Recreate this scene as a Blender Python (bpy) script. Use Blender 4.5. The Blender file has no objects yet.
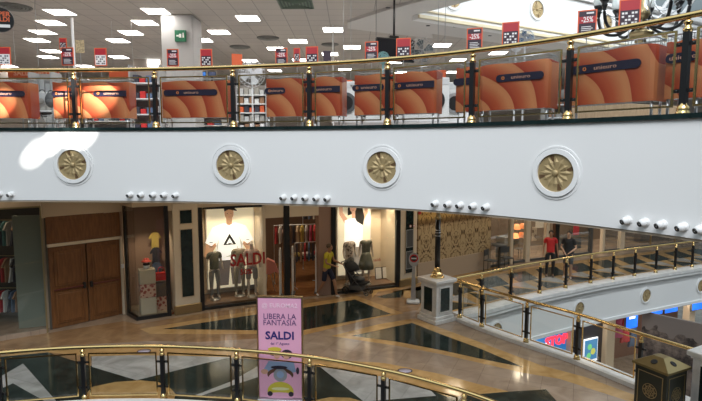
import bpy, bmesh, math, random
from mathutils import Vector, Matrix
from mathutils.geometry import tessellate_polygon
random.seed(7)
PI = math.pi
SC = bpy.context.scene
COL = SC.collection

# ------------------------------------------------------------------ camera
F, EYE = 520.0, 4.75
TH = math.atan((200.5 - 148.0) / F)
cam_d = bpy.data.cameras.new('camera'); cam = bpy.data.objects.new('camera', cam_d); COL.objects.link(cam)
cam_d.sensor_width = 36.0; cam_d.lens = F / 702 * 36
cam_d.clip_start = .05; cam_d.clip_end = 300
cam.location = (0, 0, EYE); cam.rotation_euler = (PI/2 - TH, 0, 0)
SC.camera = cam

# ------------------------------------------------------------------ world, sky light, exposure
SC.view_settings.view_transform = 'Standard'; SC.view_settings.look = 'None'
SC.view_settings.gamma = 1.0; SC.view_settings.use_curve_mapping = False
SC.view_settings.exposure = 0.0
W = bpy.data.worlds.new('sky'); SC.world = W; W.use_nodes = True
nt = W.node_tree; nt.nodes.clear()
wo = nt.nodes.new('ShaderNodeOutputWorld'); bg = nt.nodes.new('ShaderNodeBackground')
tc = nt.nodes.new('ShaderNodeTexCoord'); sx = nt.nodes.new('ShaderNodeSeparateXYZ'); cr = nt.nodes.new('ShaderNodeValToRGB')
nt.links.new(tc.outputs['Generated'], sx.inputs[0]); nt.links.new(sx.outputs['Z'], cr.inputs[0])
cr.color_ramp.elements[0].position = 0.0; cr.color_ramp.elements[0].color = (.020, .018, .016, 1)
e = cr.color_ramp.elements.new(.12); e.color = (.05, .055, .06, 1)
e = cr.color_ramp.elements.new(.35); e.color = (.42, .53, .58, 1)
cr.color_ramp.elements[-1].position = .75; cr.color_ramp.elements[-1].color = (.85, .95, 1.0, 1)
nt.links.new(cr.outputs[0], bg.inputs[0]); nt.links.new(bg.outputs[0], wo.inputs[0])
bg.inputs[1].default_value = 1.15

def area(name, loc, tgt, size, power, color=(1, 1, 1), sizey=None, spread=None):
    l = bpy.data.lights.new(name, 'AREA'); l.energy = power; l.color = color; l.size = size
    if sizey: l.shape = 'RECTANGLE'; l.size_y = sizey
    if spread: l.spread = spread
    o = bpy.data.objects.new(name, l); COL.objects.link(o); o.location = loc
    o.rotation_euler = (Vector(tgt) - Vector(loc)).to_track_quat('-Z', 'Y').to_euler()
    return o
def spot(name, loc, tgt, power, angle, blend=.3, color=(1, 1, 1), r=.05):
    l = bpy.data.lights.new(name, 'SPOT'); l.energy = power; l.color = color; l.spot_size = angle; l.spot_blend = blend; l.shadow_soft_size = r
    o = bpy.data.objects.new(name, l); COL.objects.link(o); o.location = loc
    o.rotation_euler = (Vector(tgt) - Vector(loc)).to_track_quat('-Z', 'Y').to_euler()
    return o
# daylight through the atrium skylight, and shafts of sun that slip between its panes onto the left of the balcony
area('skylight_daylight', (0, -3, 15), (-.5, 9, 4.4), 9, 1950, (.95, .97, 1.0), 6)
SUN = (9, -9, 17)
for nm, tg, pw, an in (('sun_shaft', (-5.02, 9.7, 5.02), 50000, 1.45), ('sun_shaft_middle', (-5.38, 9.7, 5.0), 50000, 1.15), ('sun_shaft_low', (-5.56, 9.7, 4.84), 38000, .85),
                       ('sun_shaft_streak', (-5.90, 9.7, 4.62), 30000, .42), ('sun_shaft_streak_high', (-5.80, 9.7, 4.74), 28000, .38),
                       ('sun_shaft_right', (-4.85, 10.1, 5.72), 240000, 1.7), ('sun_shaft_centre', (-5.55, 10.1, 5.68), 240000, 1.2), ('sun_shaft_left', (-6.75, 10.1, 5.6), 240000, 1.3)):
    spot(nm, SUN, tg, pw, math.radians(an), 1.0 if tg[2] > 5.3 else .55, (1, .96, .88), .01)
area('right_skylight_daylight', (11, 11.5, 13.5), (7.5, 17.8, 8.2), 5, 1100, (.90, .96, 1.0), 5)
area('store_front_lamps', (-2.5, 11.9, 8.25), (-2.5, 11.9, 5), 11, 130, (1, .94, .86), 1.2)

# ------------------------------------------------------------------ pixel <-> place
def ray(u, v):
    x = (u - 351) / F; y = -(v - 200.5) / F
    return (x, math.cos(TH) + y*math.sin(TH), -math.sin(TH) + y*math.cos(TH))
def P(u, v, z=0.0):
    r = ray(u, v); k = (z - EYE) / r[2]; return (r[0]*k, r[1]*k)
def D(u, v, y):
    r = ray(u, v); k = y / r[1]; return Vector((r[0]*k, y, EYE + r[2]*k))
def U(x, y, z):
    z -= EYE; d = y*math.cos(TH) - z*math.sin(TH); return 351 + F*x/d
def smooth(pts, n=10):
    out = []
    for i in range(len(pts) - 1):
        p0 = Vector(pts[max(i-1, 0)]); p1 = Vector(pts[i]); p2 = Vector(pts[i+1]); p3 = Vector(pts[min(i+2, len(pts)-1)])
        for k in range(n):
            t = k/n
            out.append(.5*((2*p1) + (p2-p0)*t + (2*p0-5*p1+4*p2-p3)*t*t + (3*p1-p0-3*p2+p3)*t**3))
    out.append(Vector(pts[-1])); return out
def offset(pts, d):            # + = to the left of the direction of travel
    out = []
    for i, p in enumerate(pts):
        t = (pts[min(i+1, len(pts)-1)] - pts[max(i-1, 0)]).normalized()
        out.append(p + Vector((-t.y, t.x))*d)
    return out
def on(pts, u, z):             # point and heading of a plan curve where the picture column is u
    best = None
    for i in range(len(pts) - 1):
        a, b = pts[i], pts[i+1]
        if a.y < .5 or b.y < .5: continue
        ua, ub = U(a.x, a.y, z), U(b.x, b.y, z)
        if ua <= u <= ub or ub <= u <= ua:
            k = (u - ua) / (ub - ua) if ub != ua else 0
            best = (a.lerp(b, k), math.atan2(b.y-a.y, b.x-a.x)); break
    if best is None:                         # carry the nearest end on in a straight line
        for a, b in sorted(((pts[0], pts[1]), (pts[-1], pts[-2])), key=lambda q: abs(U(q[0].x, max(q[0].y, .5), z) - u)):
            d = (a-b).normalized(); n = 0
            while n < 400:
                q0 = a + d*n*.02; q1 = a + d*(n+1)*.02; n += 1
                if q1.y < .5: break
                ua, ub = U(q0.x, q0.y, z), U(q1.x, q1.y, z)
                if min(ua, ub) <= u <= max(ua, ub):
                    e_ = (b-a) if a is pts[0] else (a-b); return (q1, math.atan2(e_.y, e_.x))
    return best

# ------------------------------------------------------------------ mesh helpers
class MB:
    def __init__(s): s.v = []; s.f = []; s.m = []; s.s = []; s.M = Matrix()
    def add(s, vs, fs, m=0, sm=False):
        b = len(s.v); s.v += [tuple(s.M @ Vector(v)) for v in vs]
        for f in fs: s.f.append([b+i for i in f]); s.m.append(m); s.s.append(sm)
        return s
    def box(s, x0, x1, y0, y1, z0, z1, m=0):
        return s.add([(x0,y0,z0),(x1,y0,z0),(x1,y1,z0),(x0,y1,z0),(x0,y0,z1),(x1,y0,z1),(x1,y1,z1),(x0,y1,z1)],
                     [(3,2,1,0),(4,5,6,7),(0,1,5,4),(1,2,6,5),(2,3,7,6),(3,0,4,7)], m)
    def bbox(s, x0, x1, y0, y1, z0, z1, b=.01, m=0):   # box with chamfered vertical edges and top
        pr = [(x0+b,y0),(x1-b,y0),(x1,y0+b),(x1,y1-b),(x1-b,y1),(x0+b,y1),(x0,y1-b),(x0,y0+b)]
        pi = [(min(max(x,x0+b),x1-b), min(max(y,y0+b),y1-b)) for x, y in pr]
        v = [(x,y,z0+b) for x,y in pr] + [(x,y,z1-b) for x,y in pr] + [(x,y,z1) for x,y in pi] + [(x,y,z0) for x,y in pi]
        f = [(i,(i+1)%8,8+(i+1)%8,8+i) for i in range(8)] + [(8+i,8+(i+1)%8,16+(i+1)%8,16+i) for i in range(8)] + [(24+i,24+(i+1)%8,(i+1)%8,i) for i in range(8)]
        f += [tuple(range(16,24)), tuple(range(31,23,-1))]
        return s.add(v, f, m)
    def prism(s, poly, z0, z1, m=0, ms=None):
        n = len(poly); t = tessellate_polygon([[Vector((p[0], p[1], 0)) for p in poly]])
        v = [(p[0],p[1],z0) for p in poly] + [(p[0],p[1],z1) for p in poly]
        ar = sum(poly[i][0]*poly[(i+1)%n][1]-poly[(i+1)%n][0]*poly[i][1] for i in range(n))
        def cc(q):
            a,b,c = [poly[i] for i in q]; return (b[0]-a[0])*(c[1]-a[1])-(b[1]-a[1])*(c[0]-a[0]) > 0
        top = [tuple(n+i for i in (q if cc(q) else q[::-1])) for q in t]; bot = [tuple(q[::-1] if cc(q) else q) for q in t]
        side = [(i,(i+1)%n,n+(i+1)%n,n+i) if ar > 0 else (i,n+i,n+(i+1)%n,(i+1)%n) for i in range(n)]
        s.add(v, top+bot, m); s.add(v, side, m if ms is None else ms); return s
    def flat(s, poly, z, m=0):
        n = len(poly); t = tessellate_polygon([[Vector((p[0], p[1], 0)) for p in poly]])
        def cc(q):
            a,b,c = [poly[i] for i in q]; return (b[0]-a[0])*(c[1]-a[1])-(b[1]-a[1])*(c[0]-a[0]) > 0
        return s.add([(p[0],p[1],z) for p in poly], [tuple(q if cc(q) else q[::-1]) for q in t], m)
    def card(s, poly, y=0.0, m=0):      # polygon in the local xz plane, facing -y
        n = len(poly); t = tessellate_polygon([[Vector((p[0], p[1], 0)) for p in poly]])
        def cc(q):
            a,b,c = [poly[i] for i in q]; return (b[0]-a[0])*(c[1]-a[1])-(b[1]-a[1])*(c[0]-a[0]) > 0
        return s.add([(p[0],y,p[1]) for p in poly], [tuple(q if cc(q) else q[::-1]) for q in t], m)
    def slab(s, poly, y0, y1, m=0):     # prism of an xz outline between y0 (front) and y1
        n = len(poly); s.card(poly, y0, m); 
        v = [(p[0],y0,p[1]) for p in poly] + [(p[0],y1,p[1]) for p in poly]
        return s.add(v, [(i,(i+1)%n,n+(i+1)%n,n+i)[::-1] for i in range(n)] + [tuple(range(n, 2*n))], m)
    def tube(s, pts, r, n=8, m=0, closed=False, caps=True):
        pts = [Vector(p) for p in pts]; L = len(pts); rs = r if isinstance(r, (list, tuple)) else [r]*L
        rings = []; up = Vector((0,0,1))
        for i, p in enumerate(pts):
            a = pts[(i-1) % L] if (closed or i > 0) else p; b = pts[(i+1) % L] if (closed or i < L-1) else p
            t = (b-a).normalized(); x = t.cross(up)
            if x.length < .05: x = t.cross(Vector((0,1,0)))
            x.normalize(); y = x.cross(t)
            rings.append([p + (x*math.cos(2*PI*k/n) + y*math.sin(2*PI*k/n))*rs[i] for k in range(n)])
        v = [q for ring in rings for q in ring]; f = []
        for i in range(L if closed else L-1):
            j = (i+1) % L
            f += [(i*n+k, j*n+k, j*n+(k+1)%n, i*n+(k+1)%n) for k in range(n)]
        s.add(v, f, m, True)
        if caps and not closed: s.add(rings[0], [tuple(range(n))], m); s.add(rings[-1], [tuple(range(n-1,-1,-1))], m)
        return s
    def lathe(s, prof, c=(0,0,0), n=16, m=0, sm=True):   # prof = [(r, z)...] bottom to top
        v = []; L = len(prof)
        for r, z in prof: v += [(c[0]+r*math.cos(2*PI*k/n), c[1]+r*math.sin(2*PI*k/n), c[2]+z) for k in range(n)]
        f = [(i*n+k, i*n+(k+1)%n, (i+1)*n+(k+1)%n, (i+1)*n+k) for i in range(L-1) for k in range(n)]
        f += [tuple(range(n-1,-1,-1)), tuple(range((L-1)*n, L*n))]
        return s.add(v, f, m, sm)
    def ball(s, c, r, n=10, m=0, sc=(1,1,1)):
        v = [(c[0], c[1], c[2]-r*sc[2])]; k2 = n//2
        for i in range(1, k2):
            a = -PI/2 + PI*i/k2
            v += [(c[0]+r*sc[0]*math.cos(a)*math.cos(2*PI*k/n), c[1]+r*sc[1]*math.cos(a)*math.sin(2*PI*k/n), c[2]+r*sc[2]*math.sin(a)) for k in range(n)]
        v.append((c[0], c[1], c[2]+r*sc[2])); e = len(v)-1
        f = [(0, 1+(k+1)%n, 1+k) for k in range(n)] + [(e, e-n+k, e-n+(k+1)%n) for k in range(n)]
        f += [(1+(i-1)*n+k, 1+(i-1)*n+(k+1)%n, 1+i*n+(k+1)%n, 1+i*n+k) for i in range(1, k2-1) for k in range(n)]
        return s.add(v, f, m, True)
    def disc(s, c, r, y=0.0, n=24, m=0):     # disc in local xz plane facing -y
        return s.card([(c[0]+r*math.cos(2*PI*k/n), c[1]+r*math.sin(2*PI*k/n)) for k in range(n)], y, m)
    def ring(s, c, r0, r1, y0, y1, n=28, m=0):  # ring in xz, front face at y0
        v = []
        for r, y in ((r0,y1),(r0,y0),(r1,y0),(r1,y1)): v += [(c[0]+r*math.cos(2*PI*k/n), y, c[1]+r*math.sin(2*PI*k/n)) for k in range(n)]
        return s.add(v, [(i*n+k, i*n+(k+1)%n, ((i+1)%4)*n+(k+1)%n, ((i+1)%4)*n+k)[::-1] for i in range(4) for k in range(n)], m)
    def mesh(s, name, mats):
        me = bpy.data.meshes.new(name); me.from_pydata(s.v, [], s.f); me.update()
        for x in (mats if isinstance(mats, (list, tuple)) else [mats]): me.materials.append(x)
        me.polygons.foreach_set('material_index', s.m); me.polygons.foreach_set('use_smooth', s.s); me.update()
        return me
def wloc(p):
    v = Vector((0,0,0))
    while p: v += Vector(p.location); p = p.parent
    return v
def obj(name, mb, mats, parent=None, loc=None, world=False, rot=None):
    me = mb if isinstance(mb, bpy.types.Mesh) else mb.mesh(name, mats)
    if world:                                   # mesh written in scene coordinates under an unrotated parent
        o0 = wloc(parent) if parent else Vector(loc or (0,0,0))
        if o0.length: me.transform(Matrix.Translation(-o0))
    o = bpy.data.objects.new(name, me); COL.objects.link(o); o.parent = parent
    if loc is not None: o.location = loc
    if rot is not None: o.rotation_euler = rot
    return o
def empty(name, loc=(0,0,0), rz=0, parent=None):
    o = bpy.data.objects.new(name, None); COL.objects.link(o); o.location = loc; o.rotation_euler = (0,0,rz)
    o.empty_display_size = .1; o.parent = parent
    return o
def tag(o, label=None, cat=None, group=None, kind=None):
    if label: o['label'] = label
    if cat: o['category'] = cat
    if group: o['group'] = group
    if kind: o['kind'] = kind
    return o
def struct(o, label=None, cat=None): return tag(o, label, cat, None, 'structure')
def copy_tree(o, parent=None):
    c = o.copy(); COL.objects.link(c); c.parent = parent
    for ch in o.children: copy_tree(ch, c)
    return c
def text(name, s, size, mat, parent, loc, rot=(PI/2,0,0), ext=.002, bold=0.0, sx=1.0, align='CENTER', space=1.0):
    cu = bpy.data.curves.new(name, 'FONT'); cu.body = s; cu.size = size; cu.extrude = ext; cu.align_x = align; cu.align_y = 'CENTER'
    cu.offset = bold; cu.resolution_u = 2; cu.space_line = .8; cu.space_character = space
    t = bpy.data.objects.new(name, cu); COL.objects.link(t)
    bpy.context.view_layer.update(); dg = bpy.context.evaluated_depsgraph_get()
    me = bpy.data.meshes.new_from_object(t.evaluated_get(dg)); bpy.data.objects.remove(t); bpy.data.curves.remove(cu)
    me.materials.clear(); me.materials.append(mat); me.transform(Matrix.Diagonal((sx, 1, 1, 1)))
    o = bpy.data.objects.new(name, me); COL.objects.link(o); o.parent = parent; o.location = loc; o.rotation_euler = rot
    return o
def bevel(o, w, seg=2):
    m = o.modifiers.new('bevel', 'BEVEL'); m.width = w; m.segments = seg; m.limit_method = 'ANGLE'; return o

# ------------------------------------------------------------------ materials
MATS = {}
def mat(name, col, rough=.5, metal=0.0, emit=0.0, ecol=None, spec=None, bump=0, bscale=50, coat=0, var=0, vscale=8):
    m = bpy.data.materials.new(name); m.use_nodes = True; t = m.node_tree; b = t.nodes['Principled BSDF']
    b.inputs['Base Color'].default_value = (*col, 1); b.inputs['Roughness'].default_value = rough; b.inputs['Metallic'].default_value = metal
    if spec is not None: b.inputs['Specular IOR Level'].default_value = spec
    if coat: b.inputs['Coat Weight'].default_value = coat; b.inputs['Coat Roughness'].default_value = .05
    if emit: b.inputs['Emission Color'].default_value = (*(ecol or col), 1); b.inputs['Emission Strength'].default_value = emit
    if var or bump:
        tc = t.nodes.new('ShaderNodeTexCoord'); nz = t.nodes.new('ShaderNodeTexNoise'); nz.inputs['Scale'].default_value = vscale if var else bscale; nz.inputs['Detail'].default_value = 4
        t.links.new(tc.outputs['Object'], nz.inputs['Vector'])
        if var:
            r = t.nodes.new('ShaderNodeValToRGB'); r.color_ramp.elements[0].position = .3; r.color_ramp.elements[1].position = .7
            r.color_ramp.elements[0].color = (*[c*(1-var) for c in col], 1); r.color_ramp.elements[1].color = (*[min(1, c*(1+var)) for c in col], 1)
            t.links.new(nz.outputs['Fac'], r.inputs[0]); t.links.new(r.outputs[0], b.inputs['Base Color'])
        if bump:
            bp = t.nodes.new('ShaderNodeBump'); bp.inputs['Strength'].default_value = bump; bp.inputs['Distance'].default_value = .01
            t.links.new(nz.outputs['Fac'], bp.inputs['Height']); t.links.new(bp.outputs[0], b.inputs['Normal'])
    MATS[name] = m; return m
def glass(name, tint=(1,1,1), refl=.35, base=.03):
    m = bpy.data.materials.new(name); m.use_nodes = True; t = m.node_tree; t.nodes.clear()
    o = t.nodes.new('ShaderNodeOutputMaterial'); mx = t.nodes.new('ShaderNodeMixShader'); a = t.nodes.new('ShaderNodeBsdfTransparent'); g = t.nodes.new('ShaderNodeBsdfGlossy')
    lw = t.nodes.new('ShaderNodeLayerWeight'); lw.inputs[0].default_value = .25; mr = t.nodes.new('ShaderNodeMapRange')
    mr.inputs['To Min'].default_value = base; mr.inputs['To Max'].default_value = refl
    a.inputs[0].default_value = (*tint, 1); g.inputs['Roughness'].default_value = .03
    t.links.new(lw.outputs['Fresnel'], mr.inputs['Value']); t.links.new(mr.outputs[0], mx.inputs[0])
    t.links.new(a.outputs[0], mx.inputs[1]); t.links.new(g.outputs[0], mx.inputs[2]); t.links.new(mx.outputs[0], o.inputs[0])
    return m
def marble(name, c0, c1, rough=.12, scale=2.2, tile=0.0):
    m = bpy.data.materials.new(name); m.use_nodes = True; t = m.node_tree; b = t.nodes['Principled BSDF']
    tc = t.nodes.new('ShaderNodeTexCoord'); nz = t.nodes.new('ShaderNodeTexNoise'); nz.inputs['Scale'].default_value = scale; nz.inputs['Detail'].default_value = 7; nz.inputs['Distortion'].default_value = 1.2
    r = t.nodes.new('ShaderNodeValToRGB'); r.color_ramp.elements[0].position = .32; r.color_ramp.elements[1].position = .68
    r.color_ramp.elements[0].color = (*c0, 1); r.color_ramp.elements[1].color = (*c1, 1)
    t.links.new(tc.outputs['Object'], nz.inputs['Vector']); t.links.new(nz.outputs['Fac'], r.inputs[0])
    if tile:
        bk = t.nodes.new('ShaderNodeTexBrick'); bk.offset = 0; bk.inputs['Scale'].default_value = 1; bk.inputs['Brick Width'].default_value = tile; bk.inputs['Row Height'].default_value = tile
        bk.inputs['Mortar Size'].default_value = .004; bk.inputs['Color1'].default_value = (1,1,1,1); bk.inputs['Color2'].default_value = (.9,.9,.9,1); bk.inputs['Mortar'].default_value = (.6,.6,.6,1)
        mp = t.nodes.new('ShaderNodeMapping'); mp.inputs['Rotation'].default_value = (0,0,.42); t.links.new(tc.outputs['Object'], mp.inputs[0]); t.links.new(mp.outputs[0], bk.inputs['Vector'])
        mx = t.nodes.new('ShaderNodeMixRGB'); mx.blend_type = 'MULTIPLY'; mx.inputs[0].default_value = 1
        t.links.new(r.outputs[0], mx.inputs[1]); t.links.new(bk.outputs[0], mx.inputs[2]); t.links.new(mx.outputs[0], b.inputs['Base Color'])
    else: t.links.new(r.outputs[0], b.inputs['Base Color'])
    b.inputs['Roughness'].default_value = rough; return m
def wood(name, c0, c1, rough=.35, scale=3, stretch=(1, 1, .12)):
    m = bpy.data.materials.new(name); m.use_nodes = True; t = m.node_tree; b = t.nodes['Principled BSDF']
    tc = t.nodes.new('ShaderNodeTexCoord'); mp = t.nodes.new('ShaderNodeMapping'); mp.inputs['Scale'].default_value = [s*8 for s in stretch]
    nz = t.nodes.new('ShaderNodeTexNoise'); nz.inputs['Scale'].default_value = scale; nz.inputs['Detail'].default_value = 5
    r = t.nodes.new('ShaderNodeValToRGB'); r.color_ramp.elements[0].position = .35; r.color_ramp.elements[1].position = .65
    r.color_ramp.elements[0].color = (*c0, 1); r.color_ramp.elements[1].color = (*c1, 1)
    t.links.new(tc.outputs['Object'], mp.inputs[0]); t.links.new(mp.outputs[0], nz.inputs['Vector']); t.links.new(nz.outputs['Fac'], r.inputs[0]); t.links.new(r.outputs[0], b.inputs['Base Color'])
    b.inputs['Roughness'].default_value = rough; return m
white = mat('white_paint', (.80, .80, .80), .55)
cream = mat('cream_paint', (.62, .50, .36), .5)
cream_lt = mat('pale_cream', (.72, .62, .48), .5)
brass = mat('brass', (.83, .60, .27), .2, 1.0)
brass_dull = mat('antique_brass', (.46, .36, .20), .35, 1.0, bump=.4, bscale=60)
gold_relief = mat('gold_relief', (.44, .33, .17), .5, .35)
gold_dark = mat('gold_relief_dark', (.17, .10, .05), .5, .5)
black = mat('black_paint', (.012, .012, .013), .3)
black_soft = mat('black_fabric', (.02, .02, .022), .8)
steel = mat('steel', (.55, .56, .58), .3, .9)
grey = mat('grey_plastic', (.35, .36, .37), .5)
dgrey = mat('dark_grey', (.08, .085, .09), .5)
gl_clear = glass('clear_glass', (.97, .98, .97), .30, .03)
gl_shop = glass('shop_glass', (.93, .94, .93), .40, .04)
gl_dark = glass('tinted_glass', (.55, .56, .56), .5, .06)
m_green = marble('green_marble', (.012, .018, .016), (.035, .048, .042), .1, 3)
m_white = marble('grey_white_marble', (.33, .32, .31), (.52, .51, .50), .13, 1.6, .6)
m_tan = marble('tan_marble', (.26, .15, .075), (.40, .25, .13), .1, 1.5, .6)
m_ochre = marble('ochre_marble', (.42, .25, .095), (.58, .37, .16), .13, 2.5)
m_beige = marble('beige_marble', (.30, .22, .16), (.44, .34, .26), .1, 1.4, .6)
m_pale = marble('pale_marble', (.62, .61, .60), (.78, .77, .76), .22, 3)
m_edge = marble('dark_green_edge', (.006, .014, .014), (.014, .028, .028), .2, 4)
wd_door = wood('door_wood', (.15, .058, .018), (.22, .092, .03), .4)
wd_floor = wood('wood_floor', (.22, .09, .035), (.36, .17, .07), .25, 3, (.12, 1, 1))
skin_m = mat('skin', (.50, .30, .20), .55); skin_t = mat('tanned_skin', (.36, .19, .11), .55); hair_m = mat('dark_hair', (.03, .02, .015), .6)
red = mat('red_cloth', (.62, .03, .03), .7); yellow = mat('yellow_cloth', (.55, .47, .03), .7); navy = mat('navy_cloth', (.015, .02, .045), .8)
pink = mat('pink_print', (.80, .40, .58), .45); pinkl = mat('light_pink_print', (.90, .62, .75), .45); blue_ink = mat('navy_ink', (.02, .02, .16), .5)

# ------------------------------------------------------------------ plan curves (left to right; + offset = away from the camera)
UP = smooth([(-13,8.8),(-10.5,9.42),(-8.6,9.66),(-6.6,9.74),(-5.0,9.72),(-3.26,9.58),(-1.57,9.26),(0.02,8.8),(1.35,8.12),(2.45,7.24),(3.23,6.34),(3.8,5.45),(4.25,4.4),(4.5,3.2)], 8)
NEAR = smooth([(-13,6.6),(-10,7.9),(-8,8.68),(-6.38,9.17),(-5.09,9.42),(-3.61,9.47),(-2.13,9.3),(-.73,8.97),(.54,8.43),(1.4,7.9),(2.06,7.36),(2.8,6.5),(3.3,5.6),(3.7,4.4),(3.85,3.2)], 8)
TIP = (2.75, 14.5)
RA = smooth([(2.95,14.1),(3.42,13.28),(4.2,12.2),(5.0,11.15),(5.72,9.9),(6.35,8.9)], 8)            # rail towards the camera
RB = smooth([(2.95,14.35),(4.1,15.1),(5.5,16.07),(7.1,17.0),(8.7,17.9),(11.2,19.1),(13.9,20.35),(17.5,21.9)], 8)   # gallery rail
RA_lo = smooth([(6.35,8.9),(7.0,7.5),(7.5,5.5),(7.7,3)], 6)
edgeA = [p for p in offset(RA, .2)] + [p for p in offset(RA_lo, .2)]
edgeB = offset(RB, -.2)
VOID = [tuple(p) for p in edgeA[::-1]] + [(2.95,14.22)] + [tuple(p) for p in edgeB]
edgeN = offset(NEAR, -.2)
floor_poly = [tuple(p) for p in edgeN] + VOID + [(22,23.5),(22,34),(-15,34),(-15,6.4)]
up_poly = [tuple(p) for p in UP] + VOID + [(22,23.5),(22,34),(-15,34),(-15,9)]

# ------------------------------------------------------------------ middle floor with inlaid marble pattern
fl = MB()
fl.prism(floor_poly, -.35, 0, 4, 5)
def inlay(px, z, m): fl.flat([P(u, v, 0) for u, v in px], z, m)
inlay([(-8,341),(48,333),(124,321),(137,324),(174,318),(205,313),(259,306),(300,300),(330,297),(400,286),(420,278),(424,300),(418,310),(391,314.5),(300,336),(200,342),(150,341),(60,346),(-8,356)], .001, 1)   # tan paving along the shops
inlay([(140,329),(258,310),(303,304),(357,296),(404,313.5),(370,319),(304,335),(259,334),(150,334)], .002, 2)
inlay([(163,329),(259,314),(303,308),(355,299.5),(391,314),(304,330),(259,330.5)], .003, 0)
inlay([(331,336),(380,324),(414,318.5),(424,322),(482,343),(540,365),(585,377),(640,397),(640,405),(600,392),(560,379),(524,373),(480,363),(440,354),(398,346)], .002, 2)
inlay([(351,336),(412,323),(440,334),(481,349),(524,367.5),(481,359),(440,350),(398,342)], .003, 0)
inlay([(372,298),(378,292),(424,283),(500,268),(500,262),(424,276),(400,284),(372,290)], .002, 2)
inlay([(376,297),(402,290.5),(401,297.5),(386,298.5)], .003, 0)
inlay([(403,297.5),(404,290.5),(424,291),(422,299.5)], .003, 2)
inlay([(415,291),(430,290),(430,298),(415,299)], .004, 0)
# ring band and the star pattern at the edge of the void
inlay([(-20,362),(10,354),(60,348.5),(120,347),(180,348.5),(231,352),(310,357),(332,360),(384,363),(440,374),(480,384.6),(507,391),(520,396),(490,410),(-20,415)], .003, 2)
inlay([(-20,363),(0,357),(48,352.5),(92,356.5),(130,355.5),(231,357.5),(300,363),(320,367),(384,377),(430,390),(450,398),(430,412),(-20,415)], .004, 0)
inlay([(48,352.5),(92,356.5),(91.5,366.5),(74,361)], .005, 1)
inlay([(0,377),(23,363.7),(56,401),(50,412),(44,401),(13,383.5),(-10,394),(-16,386)], .005, 3)
inlay([(91,356.6),(130,355.5),(180,356),(231,357.5),(203,364),(136.7,380.5),(92,367)], .005, 3)
inlay([(80,401),(92.6,387),(115,382.2),(140,380.6),(157,382),(168,386),(175.5,394),(175,397),(170,410),(82,410)], .006, 2)
inlay([(190,397.5),(231,381.6),(262,364),(300,363),(262,376),(201,396)], .005, 3)
inlay([(320,367),(384,377),(430,390),(436,396),(364,402)], .005, 3)
inlay([(312,401),(330,397.5),(350,398),(364,402),(360,410),(312,412)], .006, 2)
inlay([(425,399),(507,392),(546,389.5),(560,405),(540,420),(430,416)], .005, 0)
# gallery pattern: dark diamonds between pale bands
for i in range(11):
    a = on(offset(RB, .35), 0, 0)
g1 = offset(RB, .45); g2 = offset(RB, 1.5); g3 = offset(RB, 2.6)
acc = 0; marks = []
for i in range(len(RB)-1):
    acc += (RB[i+1]-RB[i]).length; marks.append(acc)
def at_len(curve, s):
    for i, m in enumerate(marks):
        if m >= s:
            p = marks[i-1] if i else 0; return curve[i].lerp(curve[i+1], (s-p)/(m-p))
    return curve[-1]
fl.flat([tuple(p) for p in offset(RB, .25)] + [tuple(p) for p in offset(RB, 3.0)[::-1]], .001, 2)
s = .2
while s < 16:
    q = lambda c, k: tuple(at_len(c, k))
    fl.flat([q(g1, s), q(g1, s+1.05), q(g2, s+.45)], .002, 0)
    fl.flat([q(g2, s+.62), q(g1, s+1.2), q(g2, s+1.5)], .002, 3)
    fl.flat([q(g2, s-.2), q(g2, s+.8), q(g3, s+1.3), q(g3, s+.3)], .003, 0)
    s += 1.5
floor = struct(obj('floor', fl, [m_green, m_tan, m_ochre, m_white, m_beige, white]))

# ------------------------------------------------------------------ slabs, fascias, ceilings, curbs
def ribbon(pts, off0, off1, z0, z1, m=0, mb=None):
    mb = mb or MB(); a = offset(pts, off0); b = offset(pts, off1); n = len(a)
    v = [(p.x,p.y,z0) for p in a] + [(p.x,p.y,z1) for p in a] + [(p.x,p.y,z1) for p in b] + [(p.x,p.y,z0) for p in b]
    f = []
    for k in range(4):
        k2 = (k+1) % 4; f += [(k*n+i, k*n+i+1, k2*n+i+1, k2*n+i)[::-1 if off1 < off0 else 1] for i in range(n-1)]
    f += [(0, n, 2*n, 3*n), (n-1, 4*n-1, 3*n-1, 2*n-1)]
    return mb.add(v, f, m)
edgeAi = offset(RA, .1) + offset(RA_lo, .1)
up_poly = [tuple(p) for p in offset(UP, .1)] + [tuple(p) for p in edgeAi[::-1]] + [(2.85,14.25)] + [tuple(p) for p in offset(RB, -.1)] + [(22,23.5),(22,34),(-15,34),(-15,9.5)]
us = MB(); us.prism(up_poly, 3.98, 5.05, 0)
struct(obj('floor_upper', us, [marble('store_floor_tiles', (.62,.60,.57), (.74,.72,.70), .25, 2, .6)]))
ceil_m = mat('soffit_paint', (.50, .42, .32), .6)
struct(obj('wall_balcony_fascia', ribbon(UP, 0, .3, 3.77, 5.07), white))
struct(obj('trim_balcony_edge', ribbon(UP, -.035, .35, 5.07, 5.125), m_edge))
struct(obj('trim_balcony_soffit', ribbon(UP, .02, .5, 3.735, 3.77), mat('soffit_strip', (.45,.36,.27), .5)))
cs = MB(); cs.prism([tuple(p) for p in offset(UP, .31)] + VOID[:] + [(22,23.5),(22,34),(-15,34),(-15,9.4)], 3.9, 3.975, 0)
struct(obj('ceiling_middle', cs, [ceil_m]))
struct(obj('wall_gallery_upper_fascia', ribbon(RB, -.2, .1, 3.77, 5.07), white))
struct(obj('wall_bridge_upper_fascia', ribbon(RA, .2, -.1, 3.77, 5.07), white))
struct(obj('trim_void_edge', ribbon(NEAR, -.22, -.09, 0, .05), m_pale))
fa = ribbon(RB, -.2, .1, -1.28, -.02); ribbon(RB, -.26, .12, -.14, -.05, 0, fa); ribbon(RB, -.24, .12, -1.33, -1.22, 0, fa)
struct(obj('wall_gallery_fascia', fa, white))
struct(obj('trim_gallery_curb', ribbon(RB, -.30, .13, -.02, .09), m_pale))
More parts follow.
